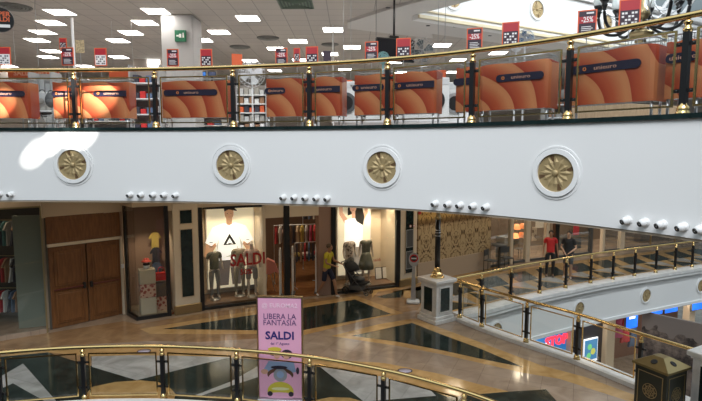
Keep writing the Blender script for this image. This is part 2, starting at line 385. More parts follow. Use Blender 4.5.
fa = ribbon(RA, .2, -.1, -1.28, -.02); ribbon(RA_lo, .2, -.1, -1.28, -.02, 0, fa)
struct(obj('wall_bridge_fascia', fa, white))
cb = ribbon(RA, .27, -.12, -.02, .09); ribbon(RA_lo, .27, -.12, -.02, .09, 0, cb)
struct(obj('trim_bridge_curb', cb, m_pale))
# step in front of the bridge curb
struct(obj('wall_void_fascia', ribbon(NEAR, -.2, .1, -1.3, -.02), white))

# upper ceiling
def ceiling_mat():
    m = bpy.data.materials.new('ceiling_tiles'); m.use_nodes = True; t = m.node_tree; b = t.nodes['Principled BSDF']; b.inputs['Roughness'].default_value = .8
    tc = t.nodes.new('ShaderNodeTexCoord'); bk = t.nodes.new('ShaderNodeTexBrick'); bk.offset = 0
    bk.inputs['Scale'].default_value = 1; bk.inputs['Brick Width'].default_value = .6; bk.inputs['Row Height'].default_value = .6; bk.inputs['Mortar Size'].default_value = .012
    bk.inputs['Color1'].default_value = (.50,.46,.42,1); bk.inputs['Color2'].default_value = (.47,.43,.40,1); bk.inputs['Mortar'].default_value = (.30,.28,.26,1)
    t.links.new(tc.outputs['Object'], bk.inputs['Vector']); t.links.new(bk.outputs[0], b.inputs['Base Color']); return m
FR = smooth([(1.75,13.95),(5.25,15.95),(8.5,17.85),(11.5,19.75),(15.5,22.3),(20,25)], 6)
edgeC = [(8,3),(7.2,6),(6.3,8),(5.1,9.9),(3.8,11.5),(2.55,13.05)]
cm = MB(); cm.prism([tuple(p) for p in offset(UP, .4)] + edgeC + [tuple(p) for p in offset(FR, .1)] + [(22,27),(22,34),(-15,34),(-15,9.4)], 8.3, 8.6, 0)
struct(obj('ceiling_upper', cm, [ceiling_mat()]))
bd = MB(); plast = mat('plasterboard', (.60, .58, .56), .7)
bpoly = edgeC[1:] + [tuple(p) for p in offset(FR, .1)] + [tuple(p) for p in offset(FR, 1.7)[::-1]][:-3] + [(2.6,17.0),(.8,16.1),(-.1,15.6),(-.1,14.9),(.9,13.6),(2.4,12.0),(3.9,9.8),(5.2,7.2)]
bd.prism(bpoly, 8.22, 8.299, 0)
struct(obj('ceiling_border', bd, [plast]))
# bright frieze round the far side of the right-hand void, with mouldings
FR = smooth([(1.75,13.95),(5.25,15.95),(8.5,17.85),(11.5,19.75),(15.5,22.3),(20,25)], 6)
cream_m = mat('gilded_moulding', (.72, .62, .42), .45)
fz = ribbon(FR, 0, .25, 8.1, 9.9); struct(obj('wall_skylight_frieze', fz, white))
fm = ribbon(FR, -.06, .02, 8.12, 8.2); ribbon(FR, -.05, .02, 8.3, 8.34, 0, fm)
struct(obj('trim_frieze_lower', fm, cream_m))
fm = ribbon(FR, -.12, .02, 9.42, 9.5); ribbon(FR, -.22, .02, 9.62, 9.72, 0, fm); struct(obj('trim_frieze_upper', fm, white))
# skylight vault ribs above the frieze
sk = MB()
for i in range(0, len(FR), 2):
    p = FR[i]; sk.tube([(p.x, p.y, 9.9), (p.x+.5, p.y-.9, 11.2), (p.x+1.4, p.y-2.5, 12.2), (p.x+3.5, p.y-6, 13)], .07, 6)
for k, (dx, dy, z) in enumerate([(.25,-.45,10.55),(.5,-.9,11.2),(.95,-1.7,11.75),(1.4,-2.5,12.2)]):
    sk.tube([(p.x+dx, p.y+dy, z) for p in FR], .045, 6)
struct(obj('ceiling_skylight_frame', sk, white))

# back walls
struct(obj('wall_store_back', MB().box(-15, 22, 30, 30.2, 5.05, 8.3), mat('store_wall', (.38,.33,.29), .7)))
struct(obj('wall_store_side', MB().box(-15.2, -15, 9, 30, 5.05, 8.3), mat('store_wall_side', (.45,.40,.36), .7)))
# white columns
def column(u, y, w, z0, z1, label):
    x = D(u, 100, y).x
    t = obj('column', MB().bbox(-w/2, w/2, -w/2, w/2, 0, z1-z0, .03), mat('column_paint', (.52,.52,.53), .6), None, (x, y+w/2, z0)); struct(t, label)
    return t
column(179, 14.3, .86, 5.05, 8.3, 'square white column in the upper store carrying a green exit sign')

# ------------------------------------------------------------------ medallions and spot heads on the fascias
def medallion():
    root = empty('wall_medallion')
    m = MB(); m.ring((0,0), .245, .305, -.035, .0, 36); m.ring((0,0), .325, .345, -.012, 0, 36); obj('moulding', m, white, root)
    d = MB(); d.disc((0,0), .25, -.004, 36, 0); m2 = d
    for k in range(12):
        a = 2*PI*k/12; L = .22 if k % 2 == 0 else .19; w = .035
        ca, sa = math.cos(a), math.sin(a)
        pt = lambda r, s: (r*ca - s*sa, r*sa + s*ca)
        b = len(d.v); ps = [pt(.05,0), pt(.14,w), pt(L,0), pt(.14,-w)]; c = pt(.14,0)
        d.add([(p[0], -.006, p[1]) for p in ps] + [(c[0], -.02, c[1])], [(1,0,4),(2,1,4),(3,2,4),(0,3,4)], 0)
        a2 = a + PI/12; ca, sa = math.cos(a2), math.sin(a2)
        d.card([(r*ca - s*sa, r*sa + s*ca) for r, s in ((.10,0),(.225,.03),(.235,0),(.225,-.03))], -.006, 1 if k % 3 == 0 else 0)
    d.ball((0,-.02,0), .04, 10, 0, (1,.6,1))
    obj('relief_disc', d, [gold_relief, gold_dark], root)
    return root
med0 = None
def put_medallion(u, curve, off, zc, z, label, sc=1.0, grp=None, s=1):
    global med0
    c = offset(curve, off); p, h = on(c, u, z)
    o = medallion() if med0 is None else copy_tree(med0)
    if med0 is None: med0 = o
    o.location = (p.x, p.y, z); o.rotation_euler = (0,0,h); o.scale = (sc,)*3
    tag(o, label, 'wall medallion', grp)
G = 'gilded medallions along the white fascias'
put_medallion(73, UP, -.001, 0, 4.44, 'gilded rosette medallion on the white balcony, leftmost, beside the sunlit patch', 1.14, G)
put_medallion(231, UP, -.001, 0, 4.44, 'gilded rosette medallion on the white balcony above the window with red lettering', 1.12, G)
put_medallion(382, UP, -.001, 0, 4.43, 'gilded rosette medallion on the white balcony, third of four, left of the no-entry stand', 1.08, G)
put_medallion(556, UP, -.001, 0, 4.42, 'largest gilded rosette medallion on the white balcony, above the two standing people', 1.04, G)
for u, l in ((496, 'low fascia medallion glimpsed through the railing beside the marble pedestal'), (579, 'low fascia medallion right above the red and blue shop sign'), (646, 'low fascia medallion above the trash bin'), (701, 'low fascia medallion cut by the right edge of the view')):
    put_medallion(u, RB, -.2, 0, -.66, 'gilded ' + l, .98, G)
for u, l in ((453, 'leftmost gilded medallion on the bright frieze under the skylight'), (537, 'second gilded medallion from the left on the bright skylight frieze'), (607, 'gilded medallion on the bright frieze just behind the left chandelier arm'), (664, 'gilded medallion on the bright frieze right of the chandelier bowl')):
    put_medallion(u, FR, -.001, 0, 8.9 if u > 460 else 8.78, l, 1.05, G)

def spot_head():
    root = empty('fascia_spotlight')
    b = MB(); b.M = Matrix.Rotation(PI/2, 4, 'X'); b.lathe([(.0,0),(.055,0),(.055,.012),(.03,.02),(.022,.05)], (0,0,0), 14); obj('wall_plate', b, white, root)
    h = MB(); h.ball((0,-.07,-.002), .048, 16); obj('housing', h, white, root)
    l = MB(); l.M = Matrix.Translation((0,-.07,-.002)) @ Matrix.Rotation(math.radians(-32), 4, 'Z') @ Matrix.Rotation(math.radians(112), 4, 'X')
    l.lathe([(.032,.030),(.032,.050),(.026,.054),(.022,.046)], (0,0,0), 14); obj('lens', l, black, root)
    return root
sp0 = spot_head(); first = True
groups = [([-11, .5, 12], 'the group at the left edge'), ([131,142,154,165,176.5], 'the five over the handbag display'), ([284,295,306,317,328], 'the five over the clothes shop entrance'),
          ([436,449,461,474,487], 'the five over the ornate hoarding'), ([628,645.5,663,684,702.5], 'the five nearest the right edge')]
posn = ['first', 'second', 'third', 'fourth', 'fifth']
for us_, where in groups:
    n = len(us_)
    for i, u in enumerate(us_):
        p, h = on(UP, u, 3.88)
        o = sp0 if first else copy_tree(sp0); first = False
        o.location = (p.x, p.y, 3.885); o.rotation_euler = (0,0,h)
        tag(o, 'white ball spotlight, %s from the left in %s' % (posn[i], where), 'spotlight', 'white ball spotlights along the fascia')

# ------------------------------------------------------------------ railings
def frange(curve, us_, z): return [on(curve, u, z) for u in us_]
post_me = MB().box(-.034,.034,-.034,.034,.07,.87).mesh('post', black)
def collar(): 
    m = MB(); m.lathe([(.036,.86),(.048,.875),(.048,.9),(.034,.91),(.034,.94),(.046,.955),(.046,.97),(.02,.985),(.02,1.0)], n=14); return m
collar_me = collar().mesh('collar', brass)
foot_me = MB().lathe([(.075,0),(.078,.012),(.062,.03),(.066,.05),(.06,.08),(.04,.1),(.034,.12)], n=14).mesh('foot', brass)
clamp_mes = []
for z in (.25, .74):
    cl = MB(); cl.box(-.105, .105, -.012, .012, z-.02, z+.02)
    for s_ in (-1, 1): cl.ball((s_*.075, -.014, z), .014, 6)
    clamp_mes.append(cl.mesh('clamp', black))
def railing(name, curve, posts, z0, label, group=None, panels=True, k=1.0, frames=True, ends=(True, True)):
    c = curve[len(curve)//2]; root = empty(name, (c.x, c.y, z0)); tag(root, label, 'railing', group)
    obj('handrail', MB().tube([(p.x,p.y,z0+1.03*k) for p in curve], .036, 12), brass, root, world=True)
    for (p, h) in posts:
        q = obj('post', post_me, None, root, (p.x-c.x, p.y-c.y, 0), rot=(0,0,h)); q.scale = (1,1,k)
        for nm, me in (('collar', collar_me), ('foot', foot_me), ('clamp', clamp_mes[0]), ('clamp', clamp_mes[1])): obj(nm, me, None, q)
    for (p, h), (p2, h2) in zip(posts, posts[1:]):
        d = p2 - p; L = d.length
        if L < .5: continue
        a = math.atan2(d.y, d.x); hw = L/2 - .115
        g = MB().box(-hw, hw, -.004, .004, .1, .9)
        mid = (p + p2)/2
        go = obj('glass_panel', g, gl_clear, root, (mid.x-c.x, mid.y-c.y, 0), rot=(0,0,a))
        if not frames: continue
        f = MB(); w = .011
        f.box(-hw-w, -hw+w, -w, w, .08, .92); f.box(hw-w, hw+w, -w, w, .08, .92); f.box(-hw+w, hw-w, -w, w, .08, .08+2*w); f.box(-hw+w, hw-w, -w, w, .9, .9+2*w)
        obj('frame', f, brass, go)
    return root
UR = offset(UP, .06)
ups = frange(UR, [-8, 75, 155.5, 233.4, 309.5, 387.6, 472, 568.8, 684.8], 5.5)
# carry the rhythm on beyond the frame
for q in ((UR[3*8-4]), ): pass
h0 = ups[0]; ups = [(Vector((h0[0].x-1.45, h0[0].y-.02)), h0[1])] + ups
ext = [p for p in UR if p.y < ups[-1][0].y - 1.2][:1]
if ext: ups.append((ext[0], -1.25))
railing('balcony_railing', UR, ups, 5.12, 'long curved brass and glass railing on top of the white upper balcony', k=1.03)
ns = frange(NEAR, [-2, 82.6, 162, 236.5, 309.6, 383.5, 464], .9)
h0 = ns[0]; ns = [(Vector((h0[0].x-1.4, h0[0].y-.5)), h0[1])] + ns
ext = [p for p in NEAR if p.y < ns[-1][0].y - 1.15][:1]
ns.append((ext[0], -1.0))
railing('void_railing', NEAR, ns, .0, 'curved brass and glass railing in the foreground around the open void')
ap = frange(RA, [460, 482, 526.5, 577.5, 640], .5)
railing('bridge_railing', [q for q in RA if q.y > 8.98], ap, .08, 'brass and glass railing descending to the right behind the trash bin')
RB2 = offset(RB, -.02)
bp = frange(RB2, [481, 511, 540, 566, 591, 613.2, 635, 656.3, 675.5, 692.6, 708, 722], .5)
bp = [b for b in bp if b]
railing('gallery_railing', RB2, bp, .08, 'brass railing along the far gallery in front of the two walking people', frames=False)

# ------------------------------------------------------------------ marble pedestals and the lamp on the first one
def pedestal(L, Fp, R, z, label):
    L, Fp, R = Vector(L), Vector(Fp), Vector(R)
    c = (L+R)/2; a = math.atan2((Fp-L).y, (Fp-L).x)
    root = empty('marble_pedestal', (c.x, c.y, z), a); tag(root, label, 'pedestal')
    w = .31
    m = MB(); m.bbox(-w,w,-w,w,.2,1.06,.012); obj('shaft', m, m_pale, root)
    m = MB(); m.bbox(-.38,.38,-.38,.38,0,.11,.01); m.bbox(-.34,.34,-.34,.34,.11,.2,.015); obj('plinth', m, m_pale, root)
    m = MB(); m.bbox(-.34,.34,-.34,.34,1.06,1.11,.015); m.bbox(-.385,.385,-.385,.385,1.11,1.2,.012); obj('cap', m, m_pale, root)
    for k in range(4):
        m = MB(); m.box(-.17,.17,-w-.012,-w-.0005,.32,.97)
        obj('inset_panel', m, m_edge, root, rot=(0,0,k*PI/2))
        m = MB()
        for x0,x1,z0,z1 in ((-.2,-.17,.29,1.0),(.17,.2,.29,1.0),(-.17,.17,.29,.32),(-.17,.17,.97,1.0)): m.box(x0,x1,-w-.018,-w-.0005,z0,z1)
        obj('panel_moulding', m, m_pale, root, rot=(0,0,k*PI/2))
    return root, c, a
pd, pc, pa = pedestal(P(419,276,1.2), P(437,281.6,1.2), P(455.7,278.5,1.2), 0, 'white marble pedestal with dark green panels carrying the black lamp post')
pd2, pc2, pa2 = pedestal((5.93,8.88), (6.31,8.21), (6.98,8.59), 0, 'white marble pedestal cut by the right edge of the view beside the trash bin')
lamp = empty('lamp_post', (pc.x-.0, pc.y, 1.2), pa); tag(lamp, 'black lamp post with a gilded foot standing on the marble pedestal', 'lamp post')
obj('foot', MB().lathe([(.2,0),(.2,.03),(.17,.05),(.15,.09),(.16,.12),(.12,.16),(.10,.22),(.085,.26),(.09,.28),(.07,.3)], n=8, sm=False), brass, lamp)
obj('pole', MB().lathe([(.075,.29),(.072,1.62)], n=14), black, lamp)
m = MB()
for z in (1.15, 1.24, 1.31): m.lathe([(.076,z),(.084,z+.01),(.076,z+.02)], n=14)
obj('band', m, steel, lamp)
obj('capital', MB().lathe([(.075,1.62),(.1,1.64),(.07,1.68),(.055,1.78),(.075,1.86),(.1,1.9),(.06,1.92),(.05,2.05)], n=14), brass_dull, lamp)
for k in range(4):
    a = k*PI/2 + .4; pts = [(.04*math.cos(a), .04*math.sin(a), 1.9), (.18*math.cos(a), .18*math.sin(a), 1.84), (.32*math.cos(a), .32*math.sin(a), 1.92), (.36*math.cos(a), .36*math.sin(a), 2.08)]
    arm = obj('arm', MB().tube([tuple(p) for p in smooth(pts, 4)], .018, 8), black, lamp)
    obj('glass_cup', MB().lathe([(.03,0),(.075,.05),(.085,.13),(.07,.16)], (pts[-1][0], pts[-1][1], pts[-1][2]), 12), mat('frosted_glass%d' % k, (.85,.86,.86), .3), arm)

# no-entry stand
p = P(413, 303); ne = empty('no_entry_stand', (p[0], p[1], 0), -.1); tag(ne, 'slim grey stand with a round no-entry sign left of the marble pedestal', 'sign stand')
obj('base', MB().bbox(-.2,.2,-.16,.16,0,.1,.03), m_pale, ne)
obj('body', MB().slab([(-.075,.1),(.085,.1),(.05,1.15),(-.03,1.15)], -.04, .04), steel, ne)
m = MB(); m.slab([(.01+.155*math.cos(2*PI*k/24), 1.36+.22*math.sin(2*PI*k/24)) for k in range(24)], -.02, .02); obj('head', m, steel, ne)
sg = obj('no_entry_disc', MB().disc((.01,1.4), .125, -.022).disc((.01,1.4),.085,-.0225,24,1), [mat('sign_red',(.5,.03,.03),.4), black_soft], ne)
obj('bar', MB().box(-.07,.09,-.026,-.023,1.38,1.42), white, sg)

# trash bin
L, Fp, R = Vector(P(635,360.5,1.0)), Vector(P(671,374.5,1.0)), Vector(P(688.5,365.5,1.0))
c = (L+R)/2; a = math.atan2((Fp-L).y, (Fp-L).x)
tb = empty('trash_bin', (c.x, c.y, 0), a); tag(tb, 'dark trash bin with a gold pyramid lid and round emblem by the railing', 'trash bin')
w = .285; bin_m = mat('bin_body', (.018, .020, .012), .35)
obj('body', MB().bbox(-w,w,-w,w,.1,.95,.012), bin_m, tb)
obj('base', MB().bbox(-.31,.31,-.31,.31,0,.1,.01), bin_m, tb)
m = MB(); s0, s1 = .325, .09
m.add([(-s0,-s0,.95),(s0,-s0,.95),(s0,s0,.95),(-s0,s0,.95),(-s0,-s0,.99),(s0,-s0,.99),(s0,s0,.99),(-s0,s0,.99),(-s1,-s1,1.13),(s1,-s1,1.13),(s1,s1,1.13),(-s1,s1,1.13)],
      [(3,2,1,0),(0,1,5,4),(1,2,6,5),(2,3,7,6),(3,0,4,7),(4,5,9,8),(5,6,10,9),(6,7,11,10),(7,4,8,11),(8,9,10,11)])
lid = obj('lid', m, mat('lid_gold', (.26,.20,.09), .38, .8), tb)
for k in range(4):
    m = MB(); tilt = math.atan2(.14, s0-s1)
    m.M = Matrix.Rotation(k*PI/2, 4, 'Z') @ Matrix.Translation((0,-(s0+s1)/2,1.063)) @ Matrix.Rotation(tilt, 4, 'X')
    m.lathe([(.055,0),(.055,.003),(.04,.004)], n=18); obj('opening', m, black_soft, lid)
    m = MB(); m.ring((0,0), .08, .09, -w-.006, -w-.0005); m.ring((0,0), .12, .13, -w-.006, -w-.0005)
    for j in range(8):
        q = 2*PI*j/8; m.ring((.055*math.cos(q), .055*math.sin(q)), .016, .024, -w-.006, -w-.0005, 12)
        m.ring((.105*math.cos(q), .105*math.sin(q)), .006, .012, -w-.006, -w-.0005, 10)
    m.ring((0,0), .01, .022, -w-.006, -w-.0005, 12)
    obj('emblem', m, brass_dull, tb, (0,0,.55), rot=(0,0,k*PI/2))
    m = MB()
    for x0,x1,z0,z1 in ((-.225,-.21,.2,.87),(.21,.225,.2,.87),(-.21,.21,.2,.215),(-.21,.21,.855,.87)): m.box(x0,x1,-w-.006,-w-.0005,z0,z1)
    obj('border_line', m, brass_dull, tb, rot=(0,0,k*PI/2))

# floor stickers
for u, v, l in ((144,351.5,'oval floor sticker left of the pink sign'), (405,371,'oval floor sticker to the right of the pink sign')):
    p = P(u, v); m = MB(); m.M = Matrix.Diagonal((1,.75,1,1)); m.lathe([(.16,.0),(.16,.003)], n=24, m=0); m.lathe([(.135,.0035),(.135,.004)], n=24, m=1)
    tag(obj('floor_sticker', m, [navy, mat('sticker_white_'+str(u),(.5,.45,.55),.4)], None, (p[0],p[1],.006)), l, 'floor sticker', 'oval stickers on the floor')

# ------------------------------------------------------------------ shop fronts on the middle floor
def wall_seg(mb, p0, p1, z0, z1, t=.15, m=0, off=0.0):
    p0, p1 = Vector(p0), Vector(p1); d = (p1-p0).normalized(); n = Vector((-d.y, d.x))
    q = [p0+n*off, p1+n*off, p1+n*(off+t), p0+n*(off+t)]
    return mb.prism([tuple(x) for x in q], z0, z1, m)
S = smooth([(-5.14,14.37),(-4.42,14.83),(-2.07,15.9),(-0.3,16.65),(1.68,17.47),(2.26,17.9)], 6)
S2 = [Vector((2.26,17.95)), Vector((5.53,20.31))]
S3 = smooth([(5.53,20.31),(7.33,21.41),(11.32,23.28),(16,25.4),(21,27.5)], 4)
def sp(u, off=0.0, c=None, z=1.5): 
    r = on(offset(c or S, off) if off else (c or S), u, z)
    return r
def frame_at(u0, u1, off=0.0, c=None, z=1.5, zb=0.0):
    """local frame on a shop-front line: x along the front from u0 to u1, -y towards the mall"""
    a = sp(u0, off, c, z)[0]; b = sp(u1, off, c, z)[0]; d = b - a
    return (a.x, a.y, zb), math.atan2(d.y, d.x), d.length
blk = MB(); wall_seg(blk, (-10.5,11.2), (-7.82,13.01), 3.3, 3.95, .15)
wall_seg(blk, (-7.9,13.2), (-6.45,14.62), 2.96, 3.95, .15); wall_seg(blk, (-5.92,13.95), (-5.14,14.37), 3.15, 3.95, .15)
wall_seg(blk, (-6.53,14.6), (-5.91,13.95), 3.15, 3.95, .12)
struct(obj('wall_bulkhead_left', blk, cream))
bb = MB()
for i in range(len(S)-1): wall_seg(bb, S[i], S[i+1], 3.0, 3.95, .15)
struct(obj('wall_bulkhead', bb, cream))
bb = MB(); wall_seg(bb, S2[0], S2[1], 2.99, 3.95, .15)
for i in range(len(S3)-1): wall_seg(bb, S3[i], S3[i+1], 2.75, 3.95, .15)
struct(obj('wall_bulkhead_right', bb, cream))

# left corner shop behind glass
lw = empty('window_1', (-9.1, 12.1, 0)); struct(lw)
g = MB(); wall_seg(g, (-10.5,11.2), (-7.84,12.99), .12, 3.3, .012, 0, .04); obj('window_pane', g, gl_shop, lw, world=True)
g = MB(); wall_seg(g, (-10.5,11.2), (-7.82,13.01), 0, .12, .12); obj('sill', g, m_beige, lw, world=True)
g = MB(); wall_seg(g, (-7.84,12.99), (-7.81,13.01), .0, 3.3, .03); wall_seg(g, (-10.5,11.2), (-7.82,13.01), 3.26, 3.3, .06); obj('window_frame', g, brass_dull, lw, world=True)
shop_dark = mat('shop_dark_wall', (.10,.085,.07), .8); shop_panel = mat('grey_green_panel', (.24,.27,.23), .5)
w_ = MB(); wall_seg(w_, (-12.4,14.6), (-9.2,16.2), 0, 3.9, .1); wall_seg(w_, (-9.2,16.2),(-7.90,13.25), 0, 3.9, .06)
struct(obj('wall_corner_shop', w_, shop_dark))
g = MB(); wall_seg(g, (-8.75,13.3), (-8.1,13.55), 0.01, 3.0, .05); tag(obj('display_partition', g, shop_panel, None, (-8.4,13.4,0), world=True), 'grey-green partition panel just inside the corner shop window', 'panel')

def garment(w=.42, h=.62, t=.05, kind='shirt'):
    m = MB()
    if kind == 'shirt': o = [(-w*.28,0),(-w*.12,.03),(w*.12,.03),(w*.28,0),(w*.52,-h*.28),(w*.4,-h*.34),(w*.3,-h*.22),(w*.31,-h),(-w*.31,-h),(-w*.3,-h*.22),(-w*.4,-h*.34),(-w*.52,-h*.28)]
    else: o = [(-w*.14,.02),(w*.14,.02),(w*.22,-h*.3),(w*.2,-h*.45),(w*.36,-h),(w*.1,-h*1.03),(-w*.12,-h*.98),(-w*.36,-h),(-w*.2,-h*.45),(-w*.22,-h*.3)]
    m.slab(o[::-1], -t/2, t/2); return m
cloth_cols = [(.5,.05,.06),(.6,.6,.6),(.05,.05,.07),(.35,.2,.12),(.6,.35,.3),(.1,.15,.25),(.65,.5,.35),(.08,.2,.2),(.4,.38,.35),(.55,.1,.2),(.6,.45,.12)]
cloth_m = [mat('cloth_%d' % i, c, .8) for i, c in enumerate(cloth_cols)]
gm = {}
WORDS = ['one','two','three','four','five','six','seven','eight','nine','ten','eleven','twelve','thirteen','fourteen','fifteen','sixteen']
CN = ['red','grey','black','brown','salmon','navy','tan','dark green','grey-beige','crimson','mustard']
def hang(x, y, z, rz, ci, label, group, kind='shirt', s=1.0):
    if (kind, ci) not in gm: gm[(kind, ci)] = garment(kind=kind).mesh('garment', cloth_m[ci])
    o = obj('hanging_garment', gm[(kind, ci)], None, None, (x,y,z), rot=(0,0,rz)); o.scale = (s,)*3
    tag(o, label, 'garment', group); return o
def coat_rail(x, y, rz, L, H, label):
    r = empty('clothes_rail', (x,y,0), rz); tag(r, label, 'clothes rail')
    obj('rod', MB().tube([(0,0,H),(L,0,H)], .015, 8), steel, r)
    for k in (0, L):
        q = obj('upright', MB().tube([(k,0,0.02),(k,0,H)], .015, 8), steel, r); obj('foot', MB().bbox(k-.02,k+.02,-.25,.25,0,.03,.008), steel, q)
    return r
# corner shop stock: two rails and a rack of scarves
for j, (y, z, s_, nm) in enumerate(((13.9, 2.75, 1.0, 'upper'), (13.9, 1.75, 1.0, 'middle'), (13.9, .85, .9, 'low'))):
    for i in range(10):
        u = -8 + i*4.0; x = D(u, 250, y).x
        hang(x, y, z, 1.25, [2,5,3,2,7,8,2,3,1,2][(i+3*j) % 10] if i > 3 else [0,1,7,2][(i+j) % 4], '%s garment on the %s rail of the corner shop, number %s from the left' % (['red','grey','black','brown','salmon','navy','tan','dark green','grey-beige','crimson','mustard'][[2,5,3,2,7,8,2,3,1,2][(i+3*j) % 10] if i > 3 else [0,1,7,2][(i+j) % 4]], nm, WORDS[i]), 'garments on the %s row of the corner shop' % nm, 'dress' if (i+j) % 3 == 0 else 'shirt', s_)
wr = empty('clothes_rack', (-9.0, 14.05, 0), 0); tag(wr, 'tall metal rack holding clothes inside the corner shop window', 'clothes rack')
for z in (2.8, 1.82, .92): obj('rod', MB().tube([(-1,-.05,z),(.75,-.05,z)], .014, 8), brass_dull, wr)
for x in (-1, .75): obj('upright', MB().tube([(x,-.05,0),(x,-.05,2.9)], .018, 8), brass_dull, wr)

# double service doors in a niche
dv = Vector((-6.53,14.55)) - Vector((-7.84,13.23)); da = math.atan2(dv.y, dv.x); dl = dv.length
nb = MB(); wall_seg(nb, (-7.95,13.3), (-6.45,14.8), 0, 3.95, .1, 0, .12); struct(obj('wall_door_niche', nb, cream))
for k in (0, 1):
    dr = empty('door_%d' % (k+1), (-7.84 + dv.x/2*k, 13.23 + dv.y/2*k, 0), da); struct(dr)
    W2 = dl/2
    b_ = MB(); b_.bbox(.02, W2-.01, .02, .07, .01, 2.18, .006); obj('leaf', b_, wd_door, dr)
    for z0, z1 in ((.12,.98),(1.12,2.06)):
        p_ = MB(); p_.bbox(.13, W2-.11, -.012, .02, z0, z1, .012); p_.bbox(.19, W2-.17, -.03, -.012, z0+.06, z1-.06, .012); obj('panel', p_, wd_door, dr)
    pb = obj('push_bar', MB().tube([(.1,-.05,1.05),(W2-.1,-.05,1.05)], .018, 8), mat('push_bar_%d' % k, (.12,.02,.02), .4), dr)
    x = W2-.09 if k == 0 else .09
    obj('bar_housing', MB().bbox(x-.035, x+.035, -.07, .02, .97, 1.13, .01), black, pb)
dt = empty('trim_1', (-7.84,13.23,0), da); struct(dt)
obj('lintel', MB().bbox(0, dl, -.03, .08, 2.19, 2.27, .008), cream_lt, dt)
obj('transom_panel', MB().bbox(0, dl, 0, .07, 2.27, 2.98, .008), wd_door, dt)
obj('transom_inset', MB().bbox(.12, dl-.12, -.012, .0, 2.37, 2.88, .006), wd_door, dt)
obj('jamb', MB().bbox(dl-.03, dl+.03, -.04, .08, 0, 2.27, .006), cream_lt, dt)
obj('switch_box', MB().bbox(dl-.13+.1, dl-.05+.1, -.06, -.03, 1.35, 1.47, .006), white, dt)

# corner display case with handbag
dc = empty('window_2', (-5.91,13.95,0), 0); struct(dc)
g = MB(); wall_seg(g, (-5.90,13.96), (-5.15,14.38), .1, 3.15, .012, 0, .03); obj('window_pane', g, gl_clear, dc, world=True)
g = MB(); wall_seg(g, (-6.38,14.44), (-5.92,13.97), .1, 3.15, .012, 0, .03); obj('window_pane', g, gl_clear, dc, world=True)
g = MB(); wall_seg(g, (-5.91,13.95), (-5.14,14.37), 0, .1, .08); wall_seg(g, (-6.4,14.45), (-5.91,13.95), 0, .1, .08); obj('window_frame', g, black, dc, world=True)
g = MB(); wall_seg(g, (-5.19,14.33), (-5.10,14.38), 0, 3.15, .1); obj('mullion', g, black, dc, world=True)
g = MB(); wall_seg(g, (-6.42,14.50), (-6.35,14.44), 0, 3.15, .08); obj('mullion', g, black, dc, world=True)
fl2 = MB(); fl2.prism([(-5.9,13.98),(-5.13,14.4),(-5.3,15.9),(-6.5,15.7),(-6.5,14.58)], .004, .1); struct(obj('floor_display', fl2, mat('display_floor', (.35,.28,.2), .4)))
back_pink = mat('display_back', (.40,.27,.20), .6)
w_ = MB(); wall_seg(w_, (-6.75,14.9), (-5.15,15.85), .1, 3.7, .08); struct(obj('wall_display_back', w_, back_pink))
w_ = MB(); wall_seg(w_, (-6.5,14.62), (-6.78,14.95), .1, 3.7, .05); struct(obj('wall_display_side', w_, back_pink))
ba = math.atan2(.42, .77)
def block(u, y, z0, z1, w, matl, label, d=.36):
    x = D(u, 280, y).x
    o = obj('display_block', MB().bbox(-w/2,w/2,-d/2,d/2,0,z1-z0,.01), matl, None, (x,y,z0), rot=(0,0,ba)); tag(o, label, 'display block', 'stacked blocks in the handbag display'); return (x, y)
blk_w = mat('block_white', (.52,.46,.36), .6)
def printed(name, c0, c1, sc=9):
    m = bpy.data.materials.new(name); m.use_nodes = True; t = m.node_tree; b = t.nodes['Principled BSDF']
    tc = t.nodes.new('ShaderNodeTexCoord'); v = t.nodes.new('ShaderNodeTexVoronoi'); v.inputs['Scale'].default_value = sc; r = t.nodes.new('ShaderNodeValToRGB')
    r.color_ramp.interpolation = 'CONSTANT'; r.color_ramp.elements[0].color = (*c0,1); r.color_ramp.elements[1].color = (*c1,1); r.color_ramp.elements[1].position = .42
    t.links.new(tc.outputs['Object'], v.inputs['Vector']); t.links.new(v.outputs['Distance'], r.inputs[0]); t.links.new(r.outputs[0], b.inputs['Base Color']); return m
blk_r = printed('block_red_print', (.28,.05,.04), (.55,.36,.28), 11)
blk_d = mat('block_dark', (.09,.07,.06), .5)
block(147, 14.42, .1, .56, .42, blk_w, 'pale block at the bottom left of the handbag display stack'); block(147, 14.42, .565, .95, .42, blk_r, 'red patterned block in the middle left of the handbag display stack')
xa = block(147, 14.42, .955, 1.36, .42, blk_w, 'pale block at the top left carrying the small hat and scarf')
block(161.5, 14.75, .1, .5, .36, blk_r, 'red patterned block at the bottom right of the handbag display stack'); xb = block(161.5, 14.75, .505, .95, .36, blk_d, 'dark block under the red handbag in the display')
hb = empty('handbag', (xb[0], xb[1], .955), ba); tag(hb, 'red handbag on the dark block in the corner display', 'handbag')
obj('body', MB().slab([(-.17,0),(.17,0),(.15,.22),(-.15,.22)], -.07, .07), red, hb); obj('handle', MB().tube([tuple(p) for p in smooth([(-.09,0,.22),(-.07,0,.33),(0,0,.38),(.07,0,.33),(.09,0,.22)], 4)], .012, 6), red, hb)
ht = empty('hat_display', (xa[0], xa[1], 1.365)); tag(ht, 'small white figure with black scarf and red hat on the pale block', 'ornament')
obj('body', MB().lathe([(.07,0),(.09,.08),(.06,.16),(.04,.2)], n=14), white, ht); obj('scarf', MB().lathe([(.08,.09),(.095,.12),(.07,.17)], n=14), black_soft, ht)
obj('hat', MB().lathe([(.14,.2),(.14,.215),(.08,.22),(.075,.28),(.03,.3)], n=16), mat('hat_red', (.55,.08,.06), .6), ht)
